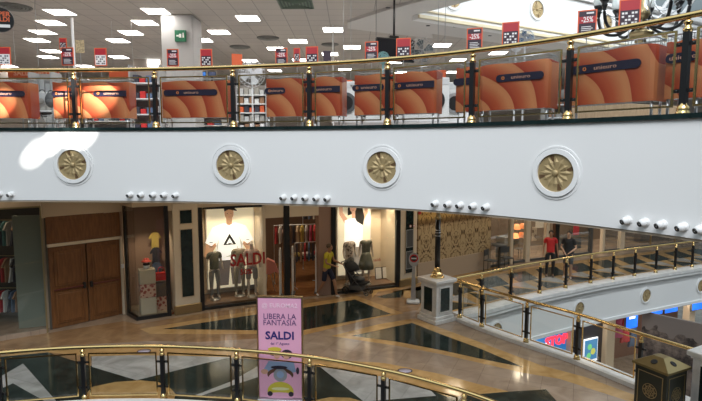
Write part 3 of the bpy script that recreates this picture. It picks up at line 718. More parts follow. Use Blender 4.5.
for i in range(4):
    x, y = D(155+i*.8, 240, 15.2).x, 15.2 - .03*i
    hang(x, y, 2.25 - i*.45, ba, [10,2,5,2][i], '%s garment behind the handbag display, %s from the top' % (['mustard','black','navy','dark'][i] if i<3 else 'lowest black', ['first','second','third','fourth'][i]), 'clothes behind the handbag display', s=.8)

# pillars between the shops with dark inset panels and gilded foot
def shop_pillar(u0, u1, top, zz, label, base=.27, pw=None):
    loc, a, L = frame_at(u0, u1, -.03); root = empty('wall_pillar', loc, a); struct(root, label)
    obj('shaft', MB().bbox(0, L, 0, .5, 0, 3.2, .02), cream_lt, root)
    obj('foot', MB().bbox(-.03, L+.03, -.04, .1, 0, base, .02), brass_dull, root)
    for z0, z1 in zz:
        obj('inset_panel', MB().box(L*.28, L*.74, -.012, 0.0, z0, z1), m_edge, root)
        f = MB()
        for x0,x1,a0,a1 in ((L*.25,L*.28,z0-.03,z1+.03),(L*.74,L*.77,z0-.03,z1+.03),(L*.28,L*.74,z0-.03,z0),(L*.28,L*.74,z1,z1+.03)): f.box(x0,x1,-.02,0,a0,a1)
        obj('panel_moulding', f, cream, root)
    return root, L
shop_pillar(174, 199.5, 3.1, ((.5,2.45),(2.62,3.0)), 'cream pillar')
pr, pl = shop_pillar(400.5, 417, 3.1, ((.45,2.9),), 'cream pillar')
for i, (z, h, lab) in enumerate(((1.35,.62,'upper framed notice on the dark pillar panel'), (.6,.62,'lower framed notice on the dark pillar panel'))):
    q = empty('framed_notice', (pr.location.x + pl*.5*math.cos(pr.rotation_euler.z) + .02*math.sin(pr.rotation_euler.z), pr.location.y + pl*.5*math.sin(pr.rotation_euler.z) - .02, z), pr.rotation_euler.z); tag(q, lab, 'notice')
    f = MB(); ww = pl*.21
    for x0,x1,a0,a1 in ((-ww,-ww+.02,0,h),(ww-.02,ww,0,h),(-ww+.02,ww-.02,0,.02),(-ww+.02,ww-.02,h-.02,h)): f.box(x0,x1,-.03,-.008,a0,a1)
    obj('frame', f, grey, q); obj('sheet', MB().box(-ww+.02,ww-.02,-.02,-.01,.02,h-.02), dgrey, q)
for i, dx in enumerate((-.06,.07)):
    q = obj('round_sticker', MB().disc((0,0), .05, -.028).disc((0,0), .03, -.0285, 16, 1), [mat('sticker_red%d' % i,(.55,.15,.12),.4), white], None, (pr.location.x + pl*.5 + dx, pr.location.y + pl*.22 + dx*.45, 2.1), rot=(0,0,pr.rotation_euler.z))
    tag(q, '%s round red sticker above the framed notices' % ('left' if i == 0 else 'right'), 'sticker')

# shop interior shell
fr = MB(); fr.prism([tuple(p) for p in offset(S, .1)][:len(S)] + [(2.0,20.2),(-1.5,22.2),(-6.2,19.8),(-5.6,15.2)], .003, .02); struct(obj('floor_shop', fr, wd_floor))
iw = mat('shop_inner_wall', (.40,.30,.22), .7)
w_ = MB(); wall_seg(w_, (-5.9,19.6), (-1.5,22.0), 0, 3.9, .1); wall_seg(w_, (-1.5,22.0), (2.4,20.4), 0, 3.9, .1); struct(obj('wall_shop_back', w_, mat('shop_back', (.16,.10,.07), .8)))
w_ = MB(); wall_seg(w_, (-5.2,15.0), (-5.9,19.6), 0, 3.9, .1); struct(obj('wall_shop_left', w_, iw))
w_ = MB(); wall_seg(w_, (2.2,20.4), (2.25,18.25), 0, 3.9, .1); struct(obj('wall_shop_right', w_, iw))
# jambs, posts, partitions
def upright(name, u0, u1, off, t, z0, z1, matl):
    loc, a, L = frame_at(u0, u1, off); return struct(obj(name, MB().bbox(0, L, 0, t, 0, z1-z0, .008), matl, None, (loc[0], loc[1], z0), rot=(0,0,a)))
upright('trim_2', 199.5, 203.5, -.03, .12, 0, 3.05, black)
upright('wall_entrance_left', 263, 266, 0, 1.3, 0, 3.05, cream_lt)
upright('trim_3', 284.5, 290, -.03, .14, 0, 3.05, black)
upright('wall_entrance_right', 319, 331.5, 0.02, .35, 0, 3.05, mat('jamb_pink', (.34,.22,.17), .6))
upright('trim_4', 331.5, 336, -.03, .12, 0, 3.05, black)
upright('trim_5', 396.5, 400.5, -.03, .12, 0, 3.05, black)
upright('trim_6', 266, 319, .02, .12, 2.62, 3.05, cream_lt)
def show_window(n, u0, u1, boxc):
    loc, a, L = frame_at(u0, u1); root = empty('window_%d' % n, loc, a); struct(root)
    obj('window_pane', MB().box(0, L, .03, .042, .08, 3.02), gl_clear, root)
    obj('window_frame', MB().bbox(0, L, 0, .1, 0, .08, .01), black, root)
    obj('head_frame', MB().bbox(0, L, 0, .1, 2.98, 3.05, .01), black, root)
    obj('display_floor', MB().box(0, L, .1, 1.25, .0, .14), mat('window_floor_%d' % n, (.16,.09,.05), .35), root)
    obj('display_back', MB().box(-.1, L+.1, 1.25, 1.32, .0, 3.6), cream_lt, root)
    obj('display_side', MB().box(L, L+.05, .1, 1.3, 0, 3.6), cream_lt, root); obj('display_side', MB().box(-.05, 0, .1, 1.3, 0, 3.6), cream_lt, root)
    obj('display_ceiling', MB().box(0, L, .1, 1.25, 3.0, 3.05), cream, root)
    return root, a, L
w1, w1a, w1L = show_window(3, 203.5, 263, None)
w2, w2a, w2L = show_window(4, 336, 396.5, None)

# lit advertising pictures inside the windows
lit = mat('lightbox_white', (.9,.85,.72), .5, emit=.36, ecol=(1,.88,.62))
def litmat(name, c): return mat(name, c, .6, emit=.5, ecol=c)
def lightbox(u0, u1, off, z0, z1, label):
    loc, a, L = frame_at(u0, u1, off); r = empty('lightbox_poster', (loc[0], loc[1], z0), a); tag(r, label, 'poster')
    obj('frame', MB().bbox(-.03, L+.03, .0, .1, -.03, z1-z0+.03, .01), white, r)
    return r, L, z1-z0
lb, L1, H1 = lightbox(207.5, 254, 1.0, .35, 3.2, 'tall lit poster of a man in white t-shirt and black cap')
m = MB(); m.box(0, L1, -.006, -.001, 0, H1, 0)
cx = L1*.47
DZ = -.14; KX = 1.22; KH = 1.3; NZ = 2.16
def tz(z): return DZ + (NZ-.04 + (z-NZ)*KH if z > NZ else z) if z > .5 else z*.3
def poly(pts, k, y): m.card([(cx+x*KX, tz(z)) for x, z in pts], y, k)
def ell(x, z, rx, rz, k, y, n=20): m.card([(cx+x*KX+rx*KX*math.cos(2*PI*i/n), tz(z)+rz*(KH if z > NZ else 1)*math.sin(2*PI*i/n)) for i in range(n)], y, k)
poly([(-.27,.25),(-.3,1.15),(.3,1.15),(.27,.25),(.05,.25),(0,.85),(-.05,.25)], 3, -.008)                 # trousers
poly([(-.42,1.78),(-.58,1.62),(-.66,1.2),(-.5,1.05),(-.40,1.16),(-.42,1.35),(-.34,1.5)], 2, -.009)            # arms
poly([(.42,1.78),(.58,1.62),(.66,1.2),(.5,1.05),(.40,1.16),(.42,1.35),(.34,1.5)], 2, -.009)
poly([(-.15,2.22),(-.42,2.08),(-.62,1.62),(-.46,1.5),(-.34,1.62),(-.34,1.02),(.34,1.02),(.34,1.62),(.46,1.5),(.62,1.62),(.42,2.08),(.15,2.22),(0,2.16)], 1, -.011)
poly([(-.07,2.16),(-.08,2.36),(.08,2.36),(.07,2.16),(0,2.12)], 2, -.013); ell(0, 2.46, .115, .17, 2, -.014)
poly([(-.12,2.5),(-.135,2.62),(-.08,2.72),(.08,2.72),(.14,2.62),(.16,2.52),(.0,2.55)], 4, -.016); poly([(-.02,2.55),(.2,2.5),(.2,2.53),(.1,2.6)], 4, -.0165)
ell(-.04, 2.45, .012, .01, 4, -.016, 8); ell(.05, 2.45, .012, .01, 4, -.016, 8); poly([(-.03,2.37),(.04,2.37),(.03,2.355),(-.02,2.355)], 5, -.016)
poly([(-.17,1.5),(0,1.86),(.17,1.5),(.10,1.5),(0,1.72),(-.10,1.5)], 4, -.013); poly([(-.1,1.52),(0,1.56),(.1,1.52),(.1,1.5),(-.1,1.5)], 4, -.0132)
poly([(-.34,1.5),(-.26,1.75),(-.31,1.3)], 6, -.012); poly([(.34,1.5),(.24,1.8),(.30,1.3)], 6, -.012); poly([(-.2,1.1),(.05,1.2),(.28,1.08),(.1,1.12)], 6, -.012); poly([(.18,1.5),(.28,1.25),(.2,1.15)], 6, -.012)
for sx_ in (-1, 1):
    for k in range(2): ell(sx_*.47, 1.62-.14*k, .055, .014, 4, -.013, 10)
obj('picture', m, [lit, mat('pic_shirt', (.8,.8,.78), .6, emit=.75, ecol=(1,.97,.92)), litmat('pic_skin', (.50,.28,.16)), litmat('pic_trouser', (.10,.08,.07)), mat('pic_black', (.02,.02,.02), .5), litmat('pic_lip', (.45,.15,.12)), litmat('pic_fold', (.55,.54,.50))], lb)
lb2, L2, H2 = lightbox(338, 370, 1.0, .35, 3.2, 'tall lit poster of a dark-haired woman with raised arms')
m = MB(); m.box(0, L2, -.006, -.001, 0, H2, 0); cx = L2*.48; KX = 1.12; KH = 1.1
poly([(-.28,.2),(-.3,1.2),(.3,1.2),(.28,.2)], 3, -.008)
poly([(-.3,1.95),(-.47,2.3),(-.5,2.82),(-.38,2.84),(-.36,2.35),(-.2,2.1)], 2, -.009); poly([(.3,1.95),(.47,2.3),(.5,2.82),(.38,2.84),(.36,2.35),(.2,2.1)], 2, -.009)
poly([(-.3,2.05),(-.3,1.1),(.3,1.1),(.3,2.05),(.12,2.12),(-.12,2.12)], 1, -.011)
poly([(-.16,2.72),(-.2,2.45),(-.2,2.25),(-.02,2.3),(.1,2.0),(.32,1.85),(.36,2.2),(.26,2.6),(.16,2.78),(0,2.83)], 4, -.012)
ell(-.02, 2.5, .11, .16, 2, -.014); poly([(-.06,2.12),(-.07,2.4),(.05,2.4),(.05,2.12)], 2, -.013)
ell(-.06, 2.52, .014, .01, 4, -.016, 8); ell(.03, 2.52, .014, .01, 4, -.016, 8); poly([(-.06,2.42),(.02,2.42),(0,2.40),(-.04,2.40)], 5, -.016)
obj('picture', m, [lit, MATS['pic_shirt'], litmat('pic_skin2', (.62,.36,.24)), litmat('pic_trouser2', (.30,.26,.22)), MATS['pic_black'], MATS['pic_lip']], lb2)
def window_text(s_, u, z, size, label, off=-.0, bold=.0, red_=None, sx=1.0):
    p, h = sp(u, off); o = text('window_lettering', s_, size, red_ or mat('lettering_red', (.38,.02,.02), .5), None, (p.x, p.y, z), (PI/2,0,h), .003, bold, sx)
    tag(o, label, 'lettering'); return o
window_text('SALDI', 248, 1.40, .50, 'large red lettering on the shop window glass', -.03, .012, None, .82)
window_text('50%', 246, 1.02, .22, 'small red number under the large red window lettering', .02, .006)
window_text('saldi', 377, 1.02, .16, 'small faint red lettering on the window beside the poster of a woman', .02, .0)
for i, u in enumerate((379, 386)):
    p, h = sp(u, .75); b_ = tag(obj('standing_card', MB().box(-.13,.13,-.01,.01,0,.42).box(-.11,.11,-.0125,-.01,.02,.4,1), [dgrey, white], None, (p.x,p.y,.145), rot=(-.15,0,h)), '%s white framed card standing in the right window' % ('left' if i == 0 else 'right'), 'card')

# ------------------------------------------------------------------ figures
def skin_mesh(name, pts, edges, rad, mats, sub=2, root=0):
    me = bpy.data.meshes.new(name); me.from_pydata(pts, edges, []); me.update()
    o = bpy.data.objects.new(name, me); COL.objects.link(o)
    m = o.modifiers.new('skin', 'SKIN'); m.use_smooth_shade = True
    for i, r in enumerate(rad):
        r = r if isinstance(r, tuple) else (r, r); me.skin_vertices[0].data[i].radius = r; me.skin_vertices[0].data[i].use_root = (i == root)
    sb = o.modifiers.new('sub', 'SUBSURF'); sb.levels = sub; sb.render_levels = sub
    bpy.context.view_layer.update(); dg = bpy.context.evaluated_depsgraph_get()
    out = bpy.data.meshes.new_from_object(o.evaluated_get(dg)); bpy.data.objects.remove(o)
    out.materials.clear()
    for x in (mats if isinstance(mats, (list, tuple)) else [mats]): out.materials.append(x)
    for p in out.polygons: p.use_smooth = True
    return out
def L_(a, b, t): return tuple(a[i] + (b[i]-a[i])*t for i in range(3))
def figure(name, loc, rz, pose, skin, head=True, hands=True, kscale=1.0, parent=None):
    """pose: dict of joints, figure faces -y; hips .92, shoulders 1.42"""
    J = dict(pelvis=(0,0,.94), waist=(0,0,1.08), chest=(0,0,1.30), neck=(0,0,1.47), hL=(.095,0,.90), kL=(.11,-.02,.48), aL=(.11,.02,.08), tL=(.12,-.14,.03),
             hR=(-.095,0,.90), kR=(-.11,-.02,.48), aR=(-.11,.02,.08), tR=(-.12,-.14,.03), sL=(.18,0,1.42), eL=(.23,.02,1.14), wL=(.24,-.06,.90), sR=(-.18,0,1.42), eR=(-.23,.02,1.14), wR=(-.24,-.06,.90), hd=(0,-.01,1.62))
    J.update(pose)
    pts, ed, rad, idx = [], [], [], {}
    def v(n, p, r): idx[n] = len(pts); pts.append(tuple(p)); rad.append(r); return idx[n]
    def e(a, b): ed.append((idx[a], idx[b]))
    v('pelvis', J['pelvis'], (.135,.10)); v('waist', J['waist'], (.12,.085)); v('chest', J['chest'], (.145,.10)); v('neck0', L_(J['chest'], J['neck'], .75), (.09,.07)); v('neck', J['neck'], .05)
    for a, b in (('pelvis','waist'),('waist','chest'),('chest','neck0'),('neck0','neck')): e(a, b)
    for s_ in 'LR':
        v('h'+s_, J['h'+s_], .088); v('m'+s_, L_(J['h'+s_], J['k'+s_], .5), .072); v('k'+s_, J['k'+s_], .052); v('c'+s_, L_(J['k'+s_], J['a'+s_], .35), .052); v('a'+s_, J['a'+s_], .036); v('t'+s_, J['t'+s_], (.042,.028))
        for a, b in (('pelvis','h'+s_),('h'+s_,'m'+s_),('m'+s_,'k'+s_),('k'+s_,'c'+s_),('c'+s_,'a'+s_),('a'+s_,'t'+s_)): e(a, b)
        v('s'+s_, J['s'+s_], .055); v('e'+s_, J['e'+s_], .037); v('f'+s_, L_(J['e'+s_], J['w'+s_], .35), .036); v('w'+s_, J['w'+s_], .024)
        for a, b in (('neck0','s'+s_),('s'+s_,'e'+s_),('e'+s_,'f'+s_),('f'+s_,'w'+s_)): e(a, b)
        if hands:
            w = Vector(J['w'+s_]); d = (w - Vector(J['e'+s_])).normalized(); side = Vector((0,1,0)) if abs(d.y) < .8 else Vector((1,0,0))
            side = (side - d*side.dot(d)).normalized(); nrm = d.cross(side)
            v('p'+s_, w + d*.05, (.034,.018)); e('w'+s_, 'p'+s_)
            for k in range(4):
                b0 = w + d*.085 + side*(-.027+.018*k); Lf = (.062,.072,.076,.058)[k]
                v('g%d%s' % (k, s_), b0, .0095); v('G%d%s' % (k, s_), b0 + d*Lf*.5, .009); v('H%d%s' % (k, s_), b0 + d*Lf*.85 + nrm*.02, .008)
                e('p'+s_, 'g%d%s' % (k, s_)); e('g%d%s' % (k, s_), 'G%d%s' % (k, s_)); e('G%d%s' % (k, s_), 'H%d%s' % (k, s_))
            tb_ = w + d*.03 - side*.03; v('u'+s_, tb_, .011); v('U'+s_, tb_ - side*.025 + d*.035, .010); e('p'+s_, 'u'+s_); e('u'+s_, 'U'+s_)
    if head:
        h = Vector(J['hd']); v('jaw', h + Vector((0,-.015,-.06)), (.055,.062)); v('face', h + Vector((0,-.005,.0)), (.072,.088)); v('skull', h + Vector((0,.005,.07)), (.070,.085)); v('top', h + Vector((0,.01,.115)), (.04,.05))
        v('nose', h + Vector((0,-.095,-.01)), .012)
        for a, b in (('neck','jaw'),('jaw','face'),('face','skull'),('skull','top'),('face','nose')): e(a, b)
    root = empty(name, loc, rz, parent); root.scale = (kscale,)*3
    body = obj('body', skin_mesh('body', pts, ed, rad, skin, 2), None, root)
    if head:
        h = Vector(J['hd'])
        for sx_ in (-1, 1):
            obj('eye', MB().ball((h.x+sx_*.03, h.y-.083, h.z+.012), .011, 8), black, body); obj('ear', MB().ball((h.x+sx_*.078, h.y+.01, h.z-.005), .02, 8, 0, (.4,.8,1.4)), skin, body)
        obj('mouth', MB().ball((h.x, h.y-.078, h.z-.052), .018, 8, 0, (1.2,.35,.3)), mat('lip', (.4,.12,.1), .5), body)
    return root, J
def top_garment(root, J, m, sleeve=.55, hem=None, grow=1.16, nm='t_shirt'):
    pts = [J['pelvis'], J['waist'], J['chest'], L_(J['chest'], J['neck'], .75)]; rad = [(.155*grow/1.1,.122*grow/1.1), (.135*grow,.10*grow), (.15*grow,.108*grow), (.10,.08)]; ed = [(0,1),(1,2),(2,3)]
    if hem: pts.append(hem); rad.append((.15,.11)); ed.append((0, 4))
    for s_ in 'LR':
        b = len(pts); pts += [J['s'+s_], L_(J['s'+s_], J['e'+s_], min(sleeve, 1))]; rad += [.066, .054]; ed += [(3,b),(b,b+1)]
        if sleeve > 1: pts.append(L_(J['e'+s_], J['w'+s_], sleeve-1)); rad.append(.042); ed.append((b+1,b+2))
    return obj(nm, skin_mesh(nm, pts, ed, rad, m, 2, 1), None, root)
def leg_garment(root, J, m, length=1.0, nm='trousers', grow=1.18):
    pts = [J['pelvis']]; rad = [(.14*1.08,.108*1.08)]; ed = []
    pts.append(L_(J['pelvis'], J['waist'], .4)); rad.append((.135,.1)); ed.append((0,1))
    for s_ in 'LR':
        b = len(pts); pts += [J['h'+s_], L_(J['h'+s_], J['k'+s_], .5)]; rad += [.098, .088]; ed += [(0,b),(b,b+1)]
        if length >= .5: pts.append(L_(J['h'+s_], J['k'+s_], 1 if length > .5 else .9)); rad.append(.066*grow if length <= .5 else .062); ed.append((b+1,b+2))
        if length >= 1: pts.append(L_(J['k'+s_], J['a'+s_], .95)); rad.append(.05); ed.append((b+2,b+3))
    return obj(nm, skin_mesh(nm, pts, ed, rad, m, 2, 0), None, root)
def shoes(root, J, m):
    for s_ in 'LR':
        a, t = J['a'+s_], J['t'+s_]
        obj('shoe', skin_mesh('shoe', [(a[0],a[1]+.03,a[2]-.035), L_(a, t, .5), t], [(0,1),(1,2)], [(.045,.045),(.048,.04),(.046,.032)], m, 1), None, root)
def hair(root, J, m, long=0):
    h = Vector(J['hd']); mb = MB(); mb.ball((h.x, h.y+.022, h.z+.052), .092, 14, 0, (.92,1.05,.95))
    if long: mb.ball((h.x, h.y+.07, h.z-.03), .07, 12, 0, (1,.6,1.5))
    obj('hair', mb, m, root)

# man in the yellow shirt pushing a stroller to the right
p = P(327, 297); yl, J = figure('person', (p[0], p[1], 0), math.radians(62),
    dict(kL=(.10,-.22,.52), aL=(.10,-.30,.09), tL=(.10,-.43,.06), kR=(-.10,.06,.48), aR=(-.10,.30,.13), tR=(-.10,.24,.035), chest=(0,-.04,1.30), neck=(0,-.07,1.47), sL=(.18,-.06,1.41), sR=(-.18,-.06,1.41),
         eL=(.24,-.12,1.16), wL=(.20,-.38,1.10), eR=(-.24,-.12,1.16), wR=(-.20,-.38,1.10), hd=(0,-.11,1.61)), skin_t)
tag(yl, 'person in yellow t-shirt and dark shorts walking and pushing a black stroller', 'person')
top_garment(yl, J, yellow); leg_garment(yl, J, navy, .5, 'shorts'); shoes(yl, J, white); hair(yl, J, mat('short_hair', (.12,.08,.05), .7))
# stroller
fx = Vector((p[0], p[1])) + Vector((.98,.50))*1.0
st = empty('stroller', (fx.x-.02, fx.y-.06, 0), math.radians(62)); tag(st, 'black stroller with four wheels pushed by the person in yellow', 'stroller')
for x, y, r in ((-.26,.28,.13),(.26,.28,.13),(-.17,-.42,.09),(.17,-.42,.09)):
    m = MB(); m.M = Matrix.Translation((x,y,r)) @ Matrix.Rotation(PI/2, 4, 'Y'); m.tube([(r*.84*math.cos(2*PI*k/18), r*.84*math.sin(2*PI*k/18), 0) for k in range(18)], r*.17, 6, closed=True)
    for k in range(5): a = 2*PI*k/5; m.tube([(0,0,0),(r*.8*math.cos(a), r*.8*math.sin(a), 0)], .008, 5)
    m.lathe([(.025,-.03),(.025,.03)], n=10); obj('wheel', m, black, st)
m = MB()
for x in (-.22,.22):
    m.tube([(x,.28,.13),(x*.95,-.1,.55),(x*.9,.42,1.05)][0:2], .014, 6); m.tube([(x,-.42+.02,.1),(x,.1,.62),(x,.46,1.03)], .014, 6)
m.tube([(-.22,.46,1.03),(.22,.46,1.03)], .02, 8); m.tube([(-.22,.1,.6),(.22,.1,.6)], .012, 6); m.tube([(-.24,.28,.14),(.24,.28,.14)], .012, 6); m.tube([(-.17,-.4,.1),(.17,-.4,.1)], .012, 6)
obj('frame', m, dgrey, st)
obj('seat', MB().add([(-.19,-.38,.42),(.19,-.38,.42),(.19,.1,.38),(-.19,.1,.38),(-.2,.28,.9),(.2,.28,.9),(-.2,.33,.88),(.2,.33,.88),(-.19,.14,.32),(.19,.14,.32),(-.19,-.38,.36),(.19,-.38,.36)],
    [(0,1,2,3),(3,2,5,4),(4,5,7,6),(6,7,9,8),(8,9,11,10),(10,11,1,0),(0,3,8,10),(3,4,6,8),(1,11,9,2),(2,9,7,5)]), black_soft, st)
cn = MB(); n = 10
for k in range(6):
    a = math.radians(10 + 30*k*.8)
    for j in range(n+1):
        b = PI*j/n; cn.v.append((.22*math.cos(b), .25 - .34*math.cos(a)*math.sin(b)*1.0 + .0, .72 + .34*math.sin(a)*math.sin(b)))
for k in range(5):
    for j in range(n): cn.f.append([k*(n+1)+j, k*(n+1)+j+1, (k+1)*(n+1)+j+1, (k+1)*(n+1)+j]); cn.m.append(0); cn.s.append(True)
hd_ = obj('hood', cn, black_soft, st); sm = hd_.modifiers.new('solid', 'SOLIDIFY'); sm.thickness = .012
obj('basket', MB().bbox(-.18,.18,-.25,.2,.14,.3,.02), dgrey, st); obj('blanket', MB().ball((0,-.1,.5), .16, 12, 0, (1,1.3,.55)), dgrey, st)
# the two people behind the gallery railing
p = P(549.5, 277); rd, J = figure('person', (p[0], p[1], 0), math.radians(-15), dict(wL=(.26,-.04,.88), wR=(-.26,-.04,.88)), skin_t)
tag(rd, 'person in red t-shirt and black trousers standing by the shop windows', 'person'); top_garment(rd, J, red, .6); leg_garment(rd, J, black_soft, 1.0); shoes(rd, J, dgrey); hair(rd, J, hair_m)
p = P(567.5, 278); bk_, J = figure('person', (p[0], p[1], 0), math.radians(-35), dict(kL=(.12,-.1,.48), aL=(.12,-.12,.08), tL=(.13,-.26,.04), wL=(.10,-.26,1.0), wR=(-.06,-.27,.96), eL=(.26,-.02,1.14), eR=(-.26,-.02,1.14)), skin_m)
tag(bk_, 'person in black t-shirt and shorts walking with hands together', 'person'); top_garment(bk_, J, black_soft, .7, None, 1.3); leg_garment(bk_, J, dgrey, .5, 'shorts'); shoes(bk_, J, white); hair(bk_, J, hair_m)

# mannequins in the windows
man_m = mat('mannequin_skin', (.55,.47,.40), .4)
def mannequin(u, off, z, rz, pose, label, top, bottom, blen=1.0, head=False, sl=.6, ks=1.0):
    p, h = sp(u, off); r, J = figure('mannequin', (p.x, p.y, z+.02), h+rz, pose, man_m, head, False, ks); tag(r, label, 'mannequin')
    top_garment(r, J, top, sl, nm='top'); leg_garment(r, J, bottom, blen, 'trousers' if blen >= 1 else 'shorts')
    obj('stand', MB().lathe([(.17,0),(.17,.012),(.02,.016)], n=20), steel, r, (0,0,-.018)); return r
olive = mat('olive_cloth', (.12,.12,.09), .8); khaki = mat('khaki_cloth', (.30,.26,.19), .8); greyc = mat('grey_cloth', (.22,.21,.20), .8); rosy = mat('rose_top', (.55,.40,.36), .8)
mannequin(214, .55, .14, .15, dict(wL=(.27,-.02,.9)), 'leftmost mannequin in the window, dark grey top and light grey trousers', olive, greyc, ks=.98)
mannequin(239, .6, .14, -.1, dict(wL=(.22,-.16,.98), eL=(.27,.05,1.15)), 'middle mannequin in the left window behind the red lettering, olive clothes', khaki, khaki, ks=1.0)
mannequin(251.5, .38, .14, -.25, dict(wR=(-.2,-.15,.98)), 'mannequin at the right end of the left window with pale top and dark shorts', rosy, greyc, .5, True, ks=1.0)
mannequin(349.5, .55, .14, .15, dict(), 'left mannequin in the right window with striped top and grey trousers', printed('striped_top', (.12,.08,.07), (.5,.42,.36), 14), greyc, ks=.98)
r = mannequin(366, .4, .14, -.1, dict(wR=(-.26,-.06,.92)), 'right mannequin in the right window wearing a dark sleeveless dress', olive, man_m, .5, ks=1.0, sl=.25)
obj('skirt', MB().lathe([(.27,.5),(.24,.7),(.17,.98),(.135,1.08)], n=20), olive, r)

# clothes shop interior: rails with clothes, table, security gates
def gate(u, off, label):
    p, h = sp(u, off); r = empty('security_gate', (p.x, p.y, 0), h+1.2); tag(r, label, 'security gate')
    f = MB(); f.tube([(-.22,0,.05),(-.22,0,1.35)] + [tuple(q) for q in smooth([(-.22,0,1.4),(-.15,0,1.55),(0,0,1.6),(.15,0,1.55),(.22,0,1.4)], 4)] + [(.22,0,1.35),(.22,0,.05)], .022, 8)
    obj('frame', f, white, r)
    for z in (.45,.8,1.15): obj('crossbar', MB().tube([(-.2,0,z),(.2,0,z)], .014, 8), white, r)
    obj('base', MB().bbox(-.28,.28,-.06,.06,0,.07,.015), dgrey, r)
gate(280, .35, 'white anti-theft gate left of the black post'); gate(316, .5, 'white anti-theft gate left of the person in yellow'); gate(292.5, .5, 'white anti-theft gate right of the black post')
def rail_with_clothes(x, y, rz, L, H, n, label, cols, group):
    coat_rail(x, y, rz, L, H, label)
    for i in range(n):
        t = (i+.5)/n*L
        hang(x + t*math.cos(rz), y + t*math.sin(rz), H-.06, rz + 1.15 + .12*math.sin(i*3.1), cols[i % len(cols)], '%s garment, %s from the left on the %s' % (CN[cols[i % len(cols)]], WORDS[i], group.replace('clothes on the ','')), group, 'shirt' if i % 4 else 'dress', .92)
rail_with_clothes(-2.7, 18.0, .25, 2.3, 2.05, 15, 'long metal rail of clothes in the middle of the shop', [0,1,4,3,2,6,10,1,9], 'clothes on the middle shop rail')
rail_with_clothes(-1.9, 20.3, .1, 2.6, 2.6, 14, 'high metal rail of clothes along the shop back', [2,5,8,2,1,3,0], 'clothes on the high back rail')
rail_with_clothes(-1.15, 18.2, 1.2, 1.3, 1.75, 8, 'short metal rail of clothes by the right shop wall', [6,10,1,4,2,3], 'clothes on the short right rail')
rail_with_clothes(-1.9, 17.35, .42, 1.3, 1.55, 9, 'low metal rail of clothes near the black post', [2,3,0,5,2,9,3], 'clothes on the low front rail')
rail_with_clothes(-.2, 19.3, -.3, 1.6, 2.3, 9, 'tall metal rail of clothes at the right of the shop', [4,1,10,6,0,2,8], 'clothes on the tall right rail')
tb2 = empty('display_table', D(309, 270, 18.6).xy.to_3d(), .4); tag(tb2, 'dark table with folded clothes deep in the shop', 'table')
obj('table_top', MB().bbox(-.7,.7,-.35,.35,.82,.87,.01), black, tb2)
for x in (-.63,.63):
    for y in (-.28,.28): obj('leg', MB().bbox(x-.025,x+.025,y-.025,y+.025,0,.82,.004), black, tb2)
for i, (dx, ci) in enumerate(((-.45,10),(-.1,1),(.3,0))):
    q = tb2.location; tag(obj('folded_clothes', MB().bbox(-.15,.15,-.13,.13,0,.12,.03), cloth_m[ci], None, (q.x+dx, q.y+dx*.4, .872), rot=(0,0,.4)), '%s pile of folded clothes on the dark shop table' % ('mustard','white','red')[i], 'folded clothes')
t3 = empty('clothes_stand', D(268, 262, 16.9).xy.to_3d(), .2); tag(t3, 'low stand draped with pink clothes at the shop entrance', 'clothes stand')
for k in range(3): a = 2*PI*k/3; obj('leg', MB().tube([(.05*math.cos(a),.05*math.sin(a),.72),(.22*math.cos(a),.22*math.sin(a),.0)], .012, 6), steel, t3)
obj('draped_cloth', MB().slab([(-.35,.62),(-.2,.98),(.0,1.12),(.22,1.0),(.36,.62),(.2,.7),(.05,.6),(-.15,.68)][::-1], -.16, .16), mat('pink_cloth', (.70,.28,.24), .8), t3)

